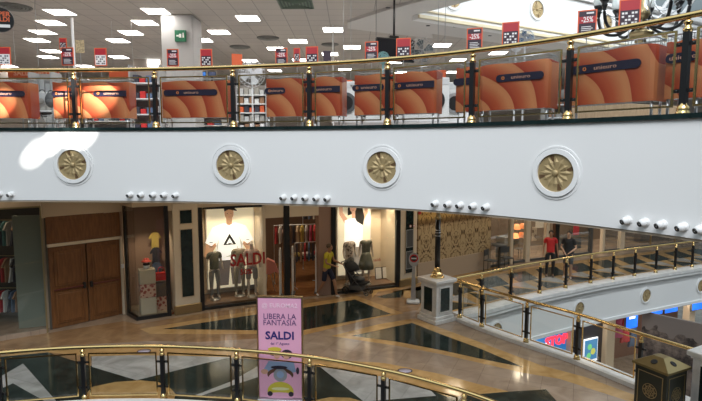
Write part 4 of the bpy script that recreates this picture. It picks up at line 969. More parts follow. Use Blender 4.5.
# ------------------------------------------------------------------ ornate hoarding and far shops
def hoarding_mat():
    m = bpy.data.materials.new('hoarding_print'); m.use_nodes = True; t = m.node_tree; b = t.nodes['Principled BSDF']; b.inputs['Roughness'].default_value = .6
    N = t.nodes.new; tc = N('ShaderNodeTexCoord'); sp_ = N('ShaderNodeSeparateXYZ'); t.links.new(tc.outputs['Object'], sp_.inputs[0])
    pp = N('ShaderNodeMath'); pp.operation = 'PINGPONG'; pp.inputs[1].default_value = .38; t.links.new(sp_.outputs['X'], pp.inputs[0])
    cb_ = N('ShaderNodeCombineXYZ'); t.links.new(pp.outputs[0], cb_.inputs['X']); zs = N('ShaderNodeMath'); zs.operation = 'MULTIPLY'; zs.inputs[1].default_value = .5; t.links.new(sp_.outputs['Z'], zs.inputs[0]); t.links.new(zs.outputs[0], cb_.inputs['Z'])
    wv = N('ShaderNodeTexNoise'); wv.inputs['Scale'].default_value = 4.2; wv.inputs['Detail'].default_value = 2; wv.inputs['Distortion'].default_value = .8; t.links.new(cb_.outputs[0], wv.inputs['Vector'])
    k1 = N('ShaderNodeMath'); k1.operation = 'MULTIPLY'; k1.inputs[1].default_value = 7; t.links.new(wv.outputs['Fac'], k1.inputs[0])
    k2 = N('ShaderNodeMath'); k2.operation = 'PINGPONG'; k2.inputs[1].default_value = .5; t.links.new(k1.outputs[0], k2.inputs[0]); k3 = N('ShaderNodeMath'); k3.operation = 'MULTIPLY'; k3.inputs[1].default_value = 2; t.links.new(k2.outputs[0], k3.inputs[0])
    r = N('ShaderNodeValToRGB'); r.color_ramp.elements[0].position = .1; r.color_ramp.elements[0].color = (.10,.06,.03,1); r.color_ramp.elements[1].position = .42; r.color_ramp.elements[1].color = (.54,.41,.24,1)
    e2 = r.color_ramp.elements.new(.25); e2.color = (.36,.24,.11,1); t.links.new(k3.outputs[0], r.inputs[0])
    # ledge: a dark horizontal band between vault and columns
    r2 = N('ShaderNodeValToRGB'); r2.color_ramp.interpolation = 'LINEAR'; mr = N('ShaderNodeMapRange'); mr.inputs['From Min'].default_value = 0; mr.inputs['From Max'].default_value = 3; t.links.new(sp_.outputs['Z'], mr.inputs['Value'])
    els = r2.color_ramp.elements; els[0].position = 0; els[0].color = (.95,.95,.95,1); els[1].position = .66; els[1].color = (1,.98,.95,1)
    for ps, c_ in ((.70,(.35,.25,.15,1)),(.73,(.5,.4,.25,1)),(.76,(1,.85,.5,1)),(1,(1,.85,.5,1))): q = els.new(ps); q.color = c_
    mx = N('ShaderNodeMixRGB'); mx.blend_type = 'MULTIPLY'; mx.inputs[0].default_value = 1; t.links.new(mr.outputs[0], r2.inputs[0]); t.links.new(r.outputs[0], mx.inputs[1]); t.links.new(r2.outputs[0], mx.inputs[2]); t.links.new(mx.outputs[0], b.inputs['Base Color'])
    return m
d2 = S2[1]-S2[0]; h2 = math.atan2(d2.y, d2.x)
hr = empty('hoarding', (S2[0].x+.10, S2[0].y+.03, 0), h2); tag(hr, 'large hoarding printed with golden arches and columns closing a shop unit', 'hoarding')
obj('printed_panel', MB().box(0, d2.length-.15, 0, .08, .72, 2.98), hoarding_mat(), hr); obj('plain_base', MB().bbox(-.02, d2.length-.13, -.02, .1, 0, .72, .01), mat('hoarding_base', (.50,.39,.29), .6), hr)
tag(obj('alarm_box', MB().bbox(0,.12,-.08,-.0,0,.34,.02), mat('alarm_red',(.45,.04,.03),.5), None, (S2[0].x+.06, S2[0].y-.0, 2.45), rot=(0,0,h2)), 'small red alarm box at the top left corner of the ornate hoarding', 'alarm box')
# far shop row
gw = MB(); gb = MB()
n_ = 5
for u0, u1 in ((491, 512), (514, 527), (531, 547), (560, 592), (606, 622), (626, 700)):
    loc, a, L = frame_at(u0, u1, .05, S3); r = empty('window_%d' % n_, loc, a); struct(r); n_ += 1
    obj('window_pane', MB().box(0, L, .0, .012, .1, 2.72), gl_shop, r); obj('sill', MB().bbox(0, L, -.03, .06, 0, .1, .01), dgrey, r)
    k_ = max(1, int(L/1.6))
    for j in range(1, k_): obj('mullion', MB().bbox(j*L/k_-.02, j*L/k_+.02, -.02, .03, .1, 2.72, .004), brass_dull, r)
for i, (u0, u1, mt_) in enumerate(((489.5, 491.2, cream_lt), (511.5, 514, cream_lt), (527, 531, cream_lt), (547, 550, cream_lt), (556, 560, black), (592, 594, dgrey), (604, 606, cream_lt), (622, 626, cream_lt))):
    loc, a, L = frame_at(u0, u1, -.02, S3); struct(obj('trim_%d' % (20+i), MB().bbox(0, L, 0, .18, 0, 2.75, .01), mt_, None, loc, rot=(0,0,a)))
fs = mat('far_shop_wall', (.20,.15,.11), .8)
w_ = MB(); 
bk3 = offset(S3, 2.6)
for i in range(len(bk3)-1): wall_seg(w_, bk3[i], bk3[i+1], 0, 3.9, .1)
struct(obj('wall_far_shops', w_, fs))
def far_item(u, v0, v1, off, name, label, cat, wpx, matl, t=.1):
    p, h = on(offset(S3, off), u, 1.5); zt = D(u, v0, p.y).z; zb = D(u, v1, p.y).z; w = wpx/26/1.1
    return tag(obj(name, MB().bbox(-w/2, w/2, 0, t, 0, zt-zb, .01), matl, None, (p.x, p.y, max(zb, .02)), rot=(0,0,h)), label, cat)
far_item(509, 243, 266, .5, 'counter', 'grey-beige counter behind the glass right of the hoarding', 'counter', 13, grey, .5)
far_item(535, 227, 241, 1.2, 'poster', 'pale poster with a dark figure inside the shop left of the person in red', 'poster', 8, printed('poster_print', (.25,.18,.12), (.75,.65,.52), 5), .03)
far_item(577, 224, 235, .8, 'hanging_sign', 'red hanging sign behind the person in black', 'sign', 10, mat('sign_red2', (.55,.04,.05), .5, emit=.35, ecol=(.6,.05,.06)), .04)
far_item(573, 246, 258, 1.2, 'display_counter', 'low dark display counter behind the two people', 'counter', 34, dgrey, .4)
far_item(654, 236, 262, 1.0, 'display_shelf', 'wide dark display shelf in the far right shop', 'shelf', 50, mat('shelf_brown', (.12,.08,.06), .6), .4)
far_item(540, 218, 228, 1.5, 'framed_picture', 'pale framed picture on the far shop wall', 'picture', 14, mat('pic_pale', (.55,.48,.38), .6, emit=.25, ecol=(.7,.6,.45)), .03)
for i, (u, v) in enumerate(((517,227),(523,226),(516,236),(522,235))):
    p, h = on(offset(S3, 1.1), u, 1.5); z = D(u, v, p.y).z
    tag(obj('glowing_lantern', MB().lathe([(.16,0),(.1,.22)], n=14), mat('orange_glow_%d' % i, (.7,.25,.1), .5, emit=[1.6,.7,2.4,.5][i], ecol=(1,.35,.12)), None, (p.x, p.y, z-.1)), 'orange glowing lantern, %s of four in the far shop' % ['upper left','upper right','lower left','lower right'][i], 'lantern', 'glowing lanterns in the far shop')
def cafe_chair(u, off, rz, label):
    p, h = on(offset(S3, off), u, .5); r = empty('cafe_chair', (p.x, p.y, 0), h+rz); tag(r, label, 'chair')
    obj('seat', MB().bbox(-.21,.21,-.2,.2,.43,.47,.015), dgrey, r); obj('backrest', MB().bbox(-.2,.2,.18,.21,.62,.86,.01), dgrey, r)
    for x in (-.19,.19):
        obj('leg', MB().tube([(x,-.18,0),(x,-.18,.44)], .013, 6), black, r); obj('leg', MB().tube([(x,.2,0),(x,.19,.86)], .013, 6), black, r)
cafe_chair(491, -.45, .3, 'dark metal chair beside the right end of the hoarding'); cafe_chair(507, -.45, -.4, 'second dark metal chair right of the hoarding'); cafe_chair(520, .55, .2, 'dark chair inside the shop under the orange lamps')
ct = empty('cafe_table', on(offset(S3,-.45), 499, .5)[0].to_3d()); tag(ct, 'small high table between the two dark metal chairs', 'table')
obj('table_top', MB().lathe([(.3,.98),(.3,1.02)], n=20), dgrey, ct); obj('stem', MB().lathe([(.2,0),(.2,.02),(.03,.03),(.03,.98)], n=14), black, ct)

# ------------------------------------------------------------------ ground floor seen through the right-hand void
struct(obj('floor_ground', MB().box(-6, 30, 2, 40, -5.2, -5.0), marble('ground_marble', (.30,.25,.2), (.42,.36,.3), .15, 2)))
GS = offset(RB, 1.6)
gw = MB(); GB = offset(RB, 3.4)
for i in range(len(GB)-1): wall_seg(gw, GB[i], GB[i+1], -5, -1.4, .1)
struct(obj('wall_ground_shops', gw, mat('ground_shop_wall', (.30,.16,.11), .7)))
gc = MB(); gc.prism([tuple(p) for p in offset(RB, .12)] + [tuple(p) for p in offset(RB, 3.6)[::-1]], -1.38, -1.335); struct(obj('ceiling_ground', gc, [ceil_m]))
def gpanel(u0, u1, off, z0, z1, t, matl, name, label, cat, kind=None):
    loc, a, L = frame_at(u0, u1, off, RB, -2); 
    o = obj(name, MB().bbox(0, L, 0, t, 0, z1-z0, .01), matl, None, (loc[0], loc[1], z0), rot=(0,0,a))
    return (struct(o) if kind else tag(o, label, cat)), loc, a, L
blue_e = mat('blue_fascia', (.03,.22,.55), .5, emit=.45, ecol=(.02,.25,.75))
o, loc, a, L = gpanel(520, 571, 1.2, -4.2, -1.5, .1, blue_e, 'blue_shop_sign', 'blue illuminated shop sign board with red letters under the gallery', 'shop sign')
pS = on(offset(RB, 1.2), 556, -2)[0]; xS = (pS-Vector(loc[:2])).length; zS = D(556, 340.5, pS.y).z + 4.2; pG = on(offset(RB, 1.2), 541, -2)[0]; xG = (pG-Vector(loc[:2])).length
lt = text('letters', 'STOP', .50, mat('red_glow', (.8,.03,.05), .4, emit=1.6, ecol=(1,.04,.08)), o, (xS, -.02, zS), (PI/2,0,0), .02, .02)
text('small_letters', 'GAME', .34, mat('white_glow', (.9,.9,.9), .4, emit=1.2), o, (xG, -.02, zS-.12), (PI/2,0,0), .01, .01)
gpanel(574, 606, 1.2, -5, -1.5, .12, mat('dark_shopfront', (.015,.018,.03), .3), 'shopfront_panel', 'dark shop window panel behind the lit green poster', 'shop front')
loc, a, L = frame_at(585, 599, 1.1, RB, -2); zt = D(590, 338, loc[1]+.2).z
gp = empty('lit_poster', (loc[0], loc[1], zt-.95), a); tag(gp, 'white bordered lit poster with green and blue shapes', 'poster')
obj('frame', MB().bbox(0,L,0,.05,0,.95,.01), mat('poster_border', (.8,.8,.85), .4, emit=1.0), gp)
m = MB(); m.box(.04,L-.04,-.006,-.001,.1,.9,0); m.disc((L*.4,.62), .12, -.01, 16, 1); m.disc((L*.65,.42), .13, -.01, 16, 2); m.disc((L*.35,.28), .12, -.011, 16, 1)
obj('print', m, [mat('p_blue',(.05,.2,.4),.4,emit=.8), mat('p_green',(.15,.5,.2),.4,emit=.9), mat('p_yel',(.5,.5,.1),.4,emit=.8)], gp)
for i, (u0, u1) in enumerate(((571,574),(607.5,616),(690,696))):
    gpanel(u0, u1, 1.0, -5, -1.38, .3, cream, 'wall_ground_pillar', '', '', True)
for i, (u, w, v0, v1, l) in enumerate(((632,12,307,327,'blue screen just left of the brown printed panel'),(655,15,302,314,'blue screen left of the right-hand pair above the brown panel'),(671,13,299,311,'blue screen right of centre above the brown panel'),(699,14,288,308,'blue screen at the right edge under the gallery'))):
    loc, a, L = frame_at(u-w/2, u+w/2, .8, RB, -2); z1 = min(D(u, v0, loc[1]).z, -1.45); z0 = D(u, v1+3, loc[1]).z
    r = empty('hanging_screen', (loc[0], loc[1], z0), a); tag(r, l, 'screen')
    obj('case', MB().bbox(0,L,0,.08,0,z1-z0,.01), dgrey, r); obj('screen', MB().box(.02,L-.02,-.004,-.0005,.02,z1-z0-.02), mat('screen_blue_%d' % i, (.02,.15,.8), .3, emit=1.1, ecol=(.01,.16,.95)), r)
    obj('caption', MB().box(L*.25,L*.75,-.007,-.005,(z1-z0)*.45,(z1-z0)*.55), MATS['white_glow'], r)
for i, (u, ci, l) in enumerate(((622,9,'purple and red clothes on the mannequin stand left of the blue screen'),(629,0,'bright red garment below the blue screen'),(637,5,'dark garment beside the bright red one'))):
    loc, a, L = frame_at(u-3, u+3, 1.2, RB, -2)
    hang(loc[0], loc[1], -1.75 - .25*i, a, ci, l, None, 'dress', 1.7)
# brown printed panel standing across the void
A_, B_ = Vector((11.05,19.2)), Vector((13.0,17.1)); dd = B_-A_
def rock_mat():
    m = bpy.data.materials.new('rocky_print'); m.use_nodes = True; t = m.node_tree; b = t.nodes['Principled BSDF']; b.inputs['Roughness'].default_value = .6; N = t.nodes.new
    tc = N('ShaderNodeTexCoord'); nz = N('ShaderNodeTexNoise'); nz.inputs['Scale'].default_value = 2.2; nz.inputs['Detail'].default_value = 9; nz.inputs['Roughness'].default_value = .7; t.links.new(tc.outputs['Object'], nz.inputs['Vector'])
    sp_ = N('ShaderNodeSeparateXYZ'); t.links.new(tc.outputs['Object'], sp_.inputs[0])
    n2 = N('ShaderNodeTexNoise'); n2.inputs['Scale'].default_value = 1.3; t.links.new(tc.outputs['Object'], n2.inputs['Vector'])
    ad = N('ShaderNodeMath'); ad.operation = 'MULTIPLY_ADD'; ad.inputs[1].default_value = 1.6; t.links.new(n2.outputs['Fac'], ad.inputs[0]); t.links.new(sp_.outputs['Z'], ad.inputs[2])
    st_ = N('ShaderNodeMath'); st_.operation = 'GREATER_THAN'; st_.inputs[1].default_value = 3.75; t.links.new(ad.outputs[0], st_.inputs[0])
    r = N('ShaderNodeValToRGB'); r.color_ramp.elements[0].position = .4; r.color_ramp.elements[0].color = (.03,.022,.02,1); r.color_ramp.elements[1].position = .62; r.color_ramp.elements[1].color = (.22,.17,.14,1); t.links.new(nz.outputs['Fac'], r.inputs[0])
    mx = N('ShaderNodeMixRGB'); mx.inputs[2].default_value = (.20,.165,.145,1); t.links.new(st_.outputs[0], mx.inputs[0]); t.links.new(r.outputs[0], mx.inputs[1]); t.links.new(mx.outputs[0], b.inputs['Base Color']); return m
br = empty('printed_wall_panel', (A_.x, A_.y, -5), math.atan2(dd.y, dd.x)); tag(br, 'big brown printed panel with a rocky picture standing on the ground floor', 'panel')
obj('printed_face', MB().bbox(0, dd.length+1.5, 0, .12, .0, 3.58, .01), rock_mat(), br)

# ------------------------------------------------------------------ pink totem
tt = empty('advertising_totem', (-1.33, 9.47, 0), -.06); tag(tt, 'pink upright advertising sign with scooter picture and blue lettering', 'sign')
w = .41
obj('board', MB().bbox(-w,w,-.04,.04,.04,1.98,.01), pink, tt); obj('base', MB().bbox(-.43,.43,-.14,.14,0,.04,.01), steel, tt)
f = MB()
for x0,x1,z0,z1 in ((-w-.02,-w,.04,2.0),(w,w+.02,.04,2.0),(-w,w,1.98,2.0)): f.box(x0,x1,-.05,.05,z0,z1)
obj('frame', f, brass_dull, tt)
text('heading', '@ EUROMA2', .115, pinkl, tt, (0,-.043,1.83), bold=.002)
text('slogan', 'LIBERA LA\nFANTASIA', .15, mat('slogan_ink', (.10,.05,.16), .5), tt, (0,-.043,1.56), sx=.92)
text('sale_word', 'SALDI', .21, blue_ink, tt, (0,-.043,1.25), bold=.006)
text('date_line', 'dal 1° Agosto', .065, blue_ink, tt, (0,-.043,1.10))
sc = empty('scooter_picture', (0,-.042,0), 0, tt)
m = MB()
def E(x, z, rx, rz, k, y, n=22): m.card([(x+rx*math.cos(2*PI*i/n), z+rz*math.sin(2*PI*i/n)) for i in range(n)], y, k)
m.card([(-.34,.55),(-.22,.76),(.26,.74),(.30,.56),(.1,.5),(-.1,.5)], -.0012, 3)
E(-.30,.55,.07,.05,5,-.0018); E(.33,.58,.03,.07,2,-.002)
E(0,.50,.25,.13,1,-.002); E(0,.44,.22,.12,0,-.003); E(0,.49,.13,.13,6,-.004); E(0,.50,.07,.07,3,-.005); E(-.02,.64,.16,.035,2,-.0055)
E(0,.17,.25,.19,4,-.0035); E(0,.08,.28,.07,0,-.0038); E(0,.22,.17,.03,7,-.0045); E(-.2,.12,.05,.05,2,-.0048); E(.2,.12,.05,.05,2,-.0048)
E(-.10,.93,.12,.07,1,-.003); E(.13,.90,.11,.09,2,-.0035); E(-.1,.99,.13,.045,4,-.004); E(-.06,.87,.06,.06,5,-.0045); E(.12,.86,.06,.06,5,-.0045); E(-.06,.885,.045,.012,2,-.005); E(.12,.875,.045,.012,2,-.005)
obj('scooter_print', m, [pink, mat('cap_brown',(.12,.05,.03),.5), mat('print_black',(.03,.02,.04),.5), mat('print_blue',(.28,.36,.55),.5), mat('print_yellow',(.62,.50,.06),.5), mat('print_skin',(.65,.35,.25),.5), mat('print_grey',(.3,.3,.34),.5), mat('print_pale',(.75,.7,.4),.5)], sc)

# ------------------------------------------------------------------ shop lamps (ceiling downlights and window lamps of the middle floor)
warm = (1, .80, .56)
for i, (x, y, pw, sz) in enumerate(((-4.6, 16.9, 90, 1.0), (-2.0, 18.4, 120, 1.2), (0.6, 19.2, 60, 1.0))):
    area('shop_lamp', (x, y, 3.7), (x, y, 0), sz, pw*.24, warm)
for u, pw in ((212, 14), (230, 14), (250, 16), (345, 12), (362, 16), (378, 34), (389, 30)):
    p, h = sp(u, .35); spot('window_spot', (p.x, p.y, 2.95), (p.x - math.sin(h)*.7, p.y + math.cos(h)*.7, .9), pw*2.2, math.radians(95), .6, warm, .05)
p, h = sp(150, 0, [Vector((-5.91,14.2)), Vector((-5.14,14.6))]); spot('case_spot', (p.x, p.y, 3.05), (p.x-.2, p.y+.5, .9), 60, math.radians(80), .6, warm, .05)
for i, (x, y, pw) in enumerate(((-8.2, 12.0, 5), (-6.0, 12.6, 12), (-3.5, 13.4, 25), (-1.0, 14.3, 30), (1.2, 15.6, 30), (3.6, 17.4, 45), (6.4, 18.8, 45), (9.6, 20.2, 45), (13, 21.6, 45), (-4.8, 11.2, 25), (-1.5, 11.2, 25), (1.8, 11.5, 25), (4.0, 8.8, 25))):
    area('corridor_downlight', (x, y, 3.72), (x, y, 0), .5, pw*.42, (1, .82, .58))
for u, pw in ((500, 30), (520, 40), (540, 45), (575, 60), (640, 60)):
    p, h = on(offset(S3, 1.2), u, 1.5); area('far_shop_lamp', (p.x, p.y, 3.6), (p.x, p.y, 0), .6, pw, (1, .86, .68))
area('corner_shop_lamp', (-9.2, 13.3, 3.7), (-9.2, 13.3, 0), .5, 8, warm)
for u, pw in ((540, 60), (600, 60), (650, 80), (690, 80)):
    p, h = on(offset(RB, .6), u, -2); area('ground_lamp', (p.x, p.y, -1.42), (p.x, p.y, -5), .6, pw*.4, (1, .88, .75))

# ------------------------------------------------------------------ upper store: ceiling lights, vents
tile_l = mat('light_diffuser', (.9,.9,.88), .5, emit=15.0, ecol=(1, .94, .86))
lf = MB()
for x0,x1,y0,y1 in ((-.31,.31,-.31,-.29),(-.31,.31,.29,.31),(-.31,-.29,-.29,.29),(.29,.31,-.29,.29)): lf.box(x0,x1,y0,y1,-.012,0)
lf = lf.mesh('frame', white); ld = MB().box(-.29,.29,-.29,.29,-.008,0).mesh('diffuser', tile_l)
LP = [(60,12),(51,22.5),(43,32),(37,40),(52,51),(48,57),(156,11),(145,22.5),(131,32.5),(118,40.5),(119,57),(160,62),(248,18),(219,32),(202,40),(250,60.5),(276,48.5),(298,41),(333,29.5),(352,47),(330,54),(345,69.5),(275,70.5),(442,45),(498,53),(458,60),(453,72),(395,62),(8,66),(85,66),(205,66),(520,66),(400,72),(300,60)]
def rowname(u, v):
    return '%s ceiling light panel, %s' % ('near' if v < 30 else 'middle' if v < 50 else 'far', 'left of the white column' if u < 163 else 'just right of the white column' if u < 260 else 'in the centre of the store ceiling' if u < 360 else 'near the hanging screen and fans')
for i, (u, v) in enumerate(LP):
    x, y = P(u, v, 8.298); r = empty('ceiling_light', (x, y, 8.298)); obj('frame', lf, None, r); obj('diffuser', ld, None, r)
    same = [q for q in LP if rowname(*q) == rowname(u, v)]; k_ = sorted(same).index((u, v))
    tag(r, rowname(u, v) + (', number %s from the left' % WORDS[k_] if len(same) > 1 else ''), 'ceiling light', 'square ceiling light panels')
vent_m = mat('vent_grey', (.20,.20,.19), .6)
for u, v, rr, l in ((14,7,.42,'round dark ceiling vent at the top left corner'),(268,38,.36,'round ceiling vent in the centre of the store ceiling'),(240,47,.36,'round ceiling vent above the small white fan'),(330,44.5,.3,'small round ceiling vent right of the centre')):
    x, y = P(u, v, 8.29); o = MB()
    for k in range(4): o.lathe([(rr*(1-.22*k),-.012-.004*k),(rr*(1-.22*k)-.03,-.03),(rr*(1-.22*k)-.07,-.008)], n=24)
    o.lathe([(rr,-.01),(rr,0)], n=24); tag(obj('ceiling_vent', o, vent_m, None, (x, y, 8.298)), l, 'ceiling vent')
x, y = P(296, 4, 8.29); r = empty('ceiling_vent', (x, y, 8.298)); tag(r, 'square dark green ceiling vent at the top of the view', 'ceiling vent')
m = MB()
for k in range(5):
    s_ = .42-.08*k
    for x0,x1,y0,y1 in ((-s_,s_,-s_,-s_+.03),(-s_,s_,s_-.03,s_),(-s_,-s_+.03,-s_+.03,s_-.03),(s_-.03,s_,-s_+.03,s_-.03)): m.box(x0,x1,y0,y1,-.02,-.0)
obj('louvre', m, mat('vent_green', (.12,.17,.13), .6), r); obj('backing', MB().box(-.42,.42,-.42,.42,-.006,0), mat('vent_back',(.08,.11,.09),.7), r)
for k, (u, v) in enumerate(((427,20),(437,23),(455,27),(470,24),(487,26),(428,26),(490,36),(388,8),(510,31))):
    x, y = P(u, v, 8.21); o = MB().lathe([(.06,-.01),(.06,0)], n=14); tag(obj('ceiling_spotlight', o, dgrey, None, (x,y,8.22)), 'dark recessed spot in the ceiling border, %s' % ('at its left end' if u < 400 else 'number %s from the left beside the frieze' % WORDS[sorted((427,437,455,470,487,428,490,510)).index(u)]), 'ceiling spotlight', 'recessed spots in the ceiling border')

# exit sign on the column
xs = empty('exit_sign', (D(181,38,14.3).x, 14.24, D(181,42,14.3).z)); tag(xs, 'green emergency exit sign on the white column', 'exit sign')
obj('case', MB().bbox(-.15,.15,0,.05,0,.30,.008), mat('exit_green', (.02,.16,.08), .4, emit=.12), xs)
m = MB(); m.slab([(-.03,.1),(.03,.1),(.03,.2),(-.03,.2)], -.004, 0); m.slab([(-.1,.17),(-.1,.13),(-.05,.13),(-.05,.11),(-.03,.15),(-.05,.19),(-.05,.17)], -.004, 0); m.disc((.08,.21), .02, -.004, 10); m.slab([(.06,.1),(.1,.1),(.1,.19),(.06,.19)], -.004, 0)
obj('pictogram', m, white, xs)

# ------------------------------------------------------------------ promotional wire bins behind the balustrade
def swirl():
    m = bpy.data.materials.new('orange_wrap'); m.use_nodes = True; t = m.node_tree; b = t.nodes['Principled BSDF']; b.inputs['Roughness'].default_value = .22; N = t.nodes.new
    b.inputs['Coat Weight'].default_value = .5; b.inputs['Coat Roughness'].default_value = .08
    tc = N('ShaderNodeTexCoord'); mp = N('ShaderNodeMapping'); mp.inputs['Location'].default_value = (.15, 0, -.1); t.links.new(tc.outputs['Object'], mp.inputs[0])
    w_ = N('ShaderNodeTexWave'); w_.wave_type = 'RINGS'; w_.rings_direction = 'Y'; w_.wave_profile = 'SAW'; w_.inputs['Scale'].default_value = .85; w_.inputs['Distortion'].default_value = 3.4; w_.inputs['Detail'].default_value = 1; w_.inputs['Detail Scale'].default_value = .8
    t.links.new(mp.outputs[0], w_.inputs['Vector']); r = N('ShaderNodeValToRGB'); r.color_ramp.elements[0].color = (.36,.05,.025,1); r.color_ramp.elements[1].color = (.60,.23,.10,1); r.color_ramp.elements[1].position = .8
    e2 = r.color_ramp.elements.new(.35); e2.color = (.46,.095,.04,1)
    t.links.new(w_.outputs['Fac'], r.inputs[0]); t.links.new(r.outputs[0], b.inputs['Base Color']); return m
wrap_m = swirl(); band_m = mat('navy_band', (.02,.016,.04), .35); band_t = mat('band_text', (.65,.35,.25), .5)
BIN = offset(UP, .42)
def promo_bin(u0, u1, label, b0=None, b1=None, side=0, txt=True, dz=0.0, off=.42, ztop=.95, wave=0):
    C_ = offset(UP, off); a = on(C_, u0, 5.5)[0]; b = on(C_, u1, 5.5)[0]; d = b-a; L = d.length; an = math.atan2(d.y, d.x); dp = .36
    r = empty('promotional_bin', (a.x, a.y, 5.052), an); tag(r, label, 'display bin', 'orange wrapped wire bins behind the balcony railing')
    z0, z1 = .27, ztop
    # curved wrap: front bulging a little, returning round both corners
    rr = .07; path = [(0.0, dp), (0.0, rr), (rr*.3, rr*.3), (rr, 0)]; n = 10
    for k in range(1, n): path.append((rr + (L-2*rr)*k/n, -.02*math.sin(PI*k/n)))
    path += [(L-rr, 0), (L-rr*.3, rr*.3), (L, rr), (L, dp)]
    m = MB(); N_ = len(path); zt = [z1 + (.010*math.sin(k*.8+wave)) for k in range(N_)]
    v = [(x,y,z0) for x,y in path] + [(x,y,z) for (x,y),z in zip(path, zt)]; inn = [(min(max(x, .012), L-.012), y+.012 if 0 < i < N_-1 else y) for i,(x,y) in enumerate(path)]
    v += [(x,y,z) for (x,y),z in zip(inn, zt)] + [(x,y,z0) for x,y in inn]
    f = [(i, i+1, N_+i+1, N_+i) for i in range(N_-1)] + [(N_+i, N_+i+1, 2*N_+i+1, 2*N_+i) for i in range(N_-1)] + [(2*N_+i, 2*N_+i+1, 3*N_+i+1, 3*N_+i) for i in range(N_-1)]
    m.add(v, f); wr_ = obj('wrap', m, wrap_m, r)
    # wire cage
    c = MB()
    for z in (z0+.02, z1+.08): c.tube([(.03,.03,z),(L-.03,.03,z),(L-.03,dp,z),(.03,dp,z)], .011, 6, closed=True)
    nx = max(3, int(L/.07))
    for k in range(nx+1):
        x = .03 + (L-.06)*k/nx
        c.tube([(x,.03,z0),(x,.03,z1+.08)], .0035, 4, caps=False); c.tube([(x,dp,z0),(x,dp,z1+.08)], .0035, 4, caps=False)
    for k in range(6): y = .03+(dp-.03)*k/5; c.tube([(.03,y,z0),(.03,y,z1+.08)], .0035, 4, caps=False); c.tube([(L-.03,y,z0),(L-.03,y,z1+.08)], .0035, 4, caps=False)
    for z in (z1+.03, z1-.1): c.tube([(.03,.03,z),(L-.03,.03,z)], .0035, 4)
    obj('cage', c, steel, r, ); 
    for x in (.05, L-.05):
        for y in (.06, dp-.04):
            q = obj('caster', MB().lathe([(.018,.05),(.018,.28)], (x,y,0), 8), steel, r); w2 = MB(); w2.M = Matrix.Translation((x,y,.035)) @ Matrix.Rotation(PI/2, 4, 'X'); w2.lathe([(.034,-.012),(.034,.012)], n=12); obj('wheel', w2, black, q)
    if b0 is not None:
        x0, x1 = L*b0, L*b1; zc = .735; hh = .055; pts = []
        for k in range(9): a_ = PI/2 + PI*k/8; pts.append((x0+.05+hh*math.cos(a_), zc+hh*math.sin(a_)))
        if x1 < L*.98:
            for k in range(9): a_ = -PI/2 + PI*k/8; pts.append((x1-.05+hh*math.cos(a_), zc+hh*math.sin(a_)))
        else: pts += [(L-.01, zc-hh), (L-.01, zc+hh)]
        bd_ = obj('band', MB().slab(pts, -.030, -.021), band_m, wr_)
        if txt:
            text('lettering', 'unieuro', .075, band_t, bd_, ((x0+x1)/2+.02, -.032, zc), sx=1.25)
            obj('ring_mark', MB().ring((max(x0+.09, (x0+x1)/2-.25), zc), .014, .024, -.033, -.030, 14), mat('mark_orange_%d' % int(u0+20), (.8,.25,.06), .5), bd_)
    return r
promo_bin(-22, 29, 'orange wrapped bin at the far left edge of the balcony', .1, .95, wave=1)
promo_bin(52, 79.5, 'narrow orange wrapped bin left of the first railing post', .05, 1.0)
promo_bin(81, 128, 'sunlit orange wrapped bin just right of the first railing post', .3, 1.0, wave=2)
promo_bin(161, 229, 'wide orange wrapped bin below the white column', .06, .84, wave=3)
promo_bin(265, 303, 'orange wrapped bin between the white fan and the fourth railing post', 0.02, .55, txt=True)
promo_bin(304.5, 341, 'orange wrapped bin left of the washing machines with band to its right edge', .05, 1.0, wave=1)
promo_bin(353, 392, 'orange wrapped bin below the hanging screen', .0, .8)
promo_bin(393.5, 435, 'orange wrapped bin in front of the dark washing machine', .0, 1.0, wave=2)
promo_bin(454, 476, 'narrow orange wrapped bin left of the railing post beside the silver washing machine', .0, .9, txt=False)
promo_bin(478, 549, 'long orange wrapped bin in the right half with centred navy band', .28, .93, wave=4)
promo_bin(562, 655, 'largest orange wrapped bin near the chandelier', .1, .86, wave=5, off=.36, ztop=.95)
promo_bin(662, 700, 'orange wrapped bin at the right edge behind the last post', .1, .9, off=.36, ztop=.93)

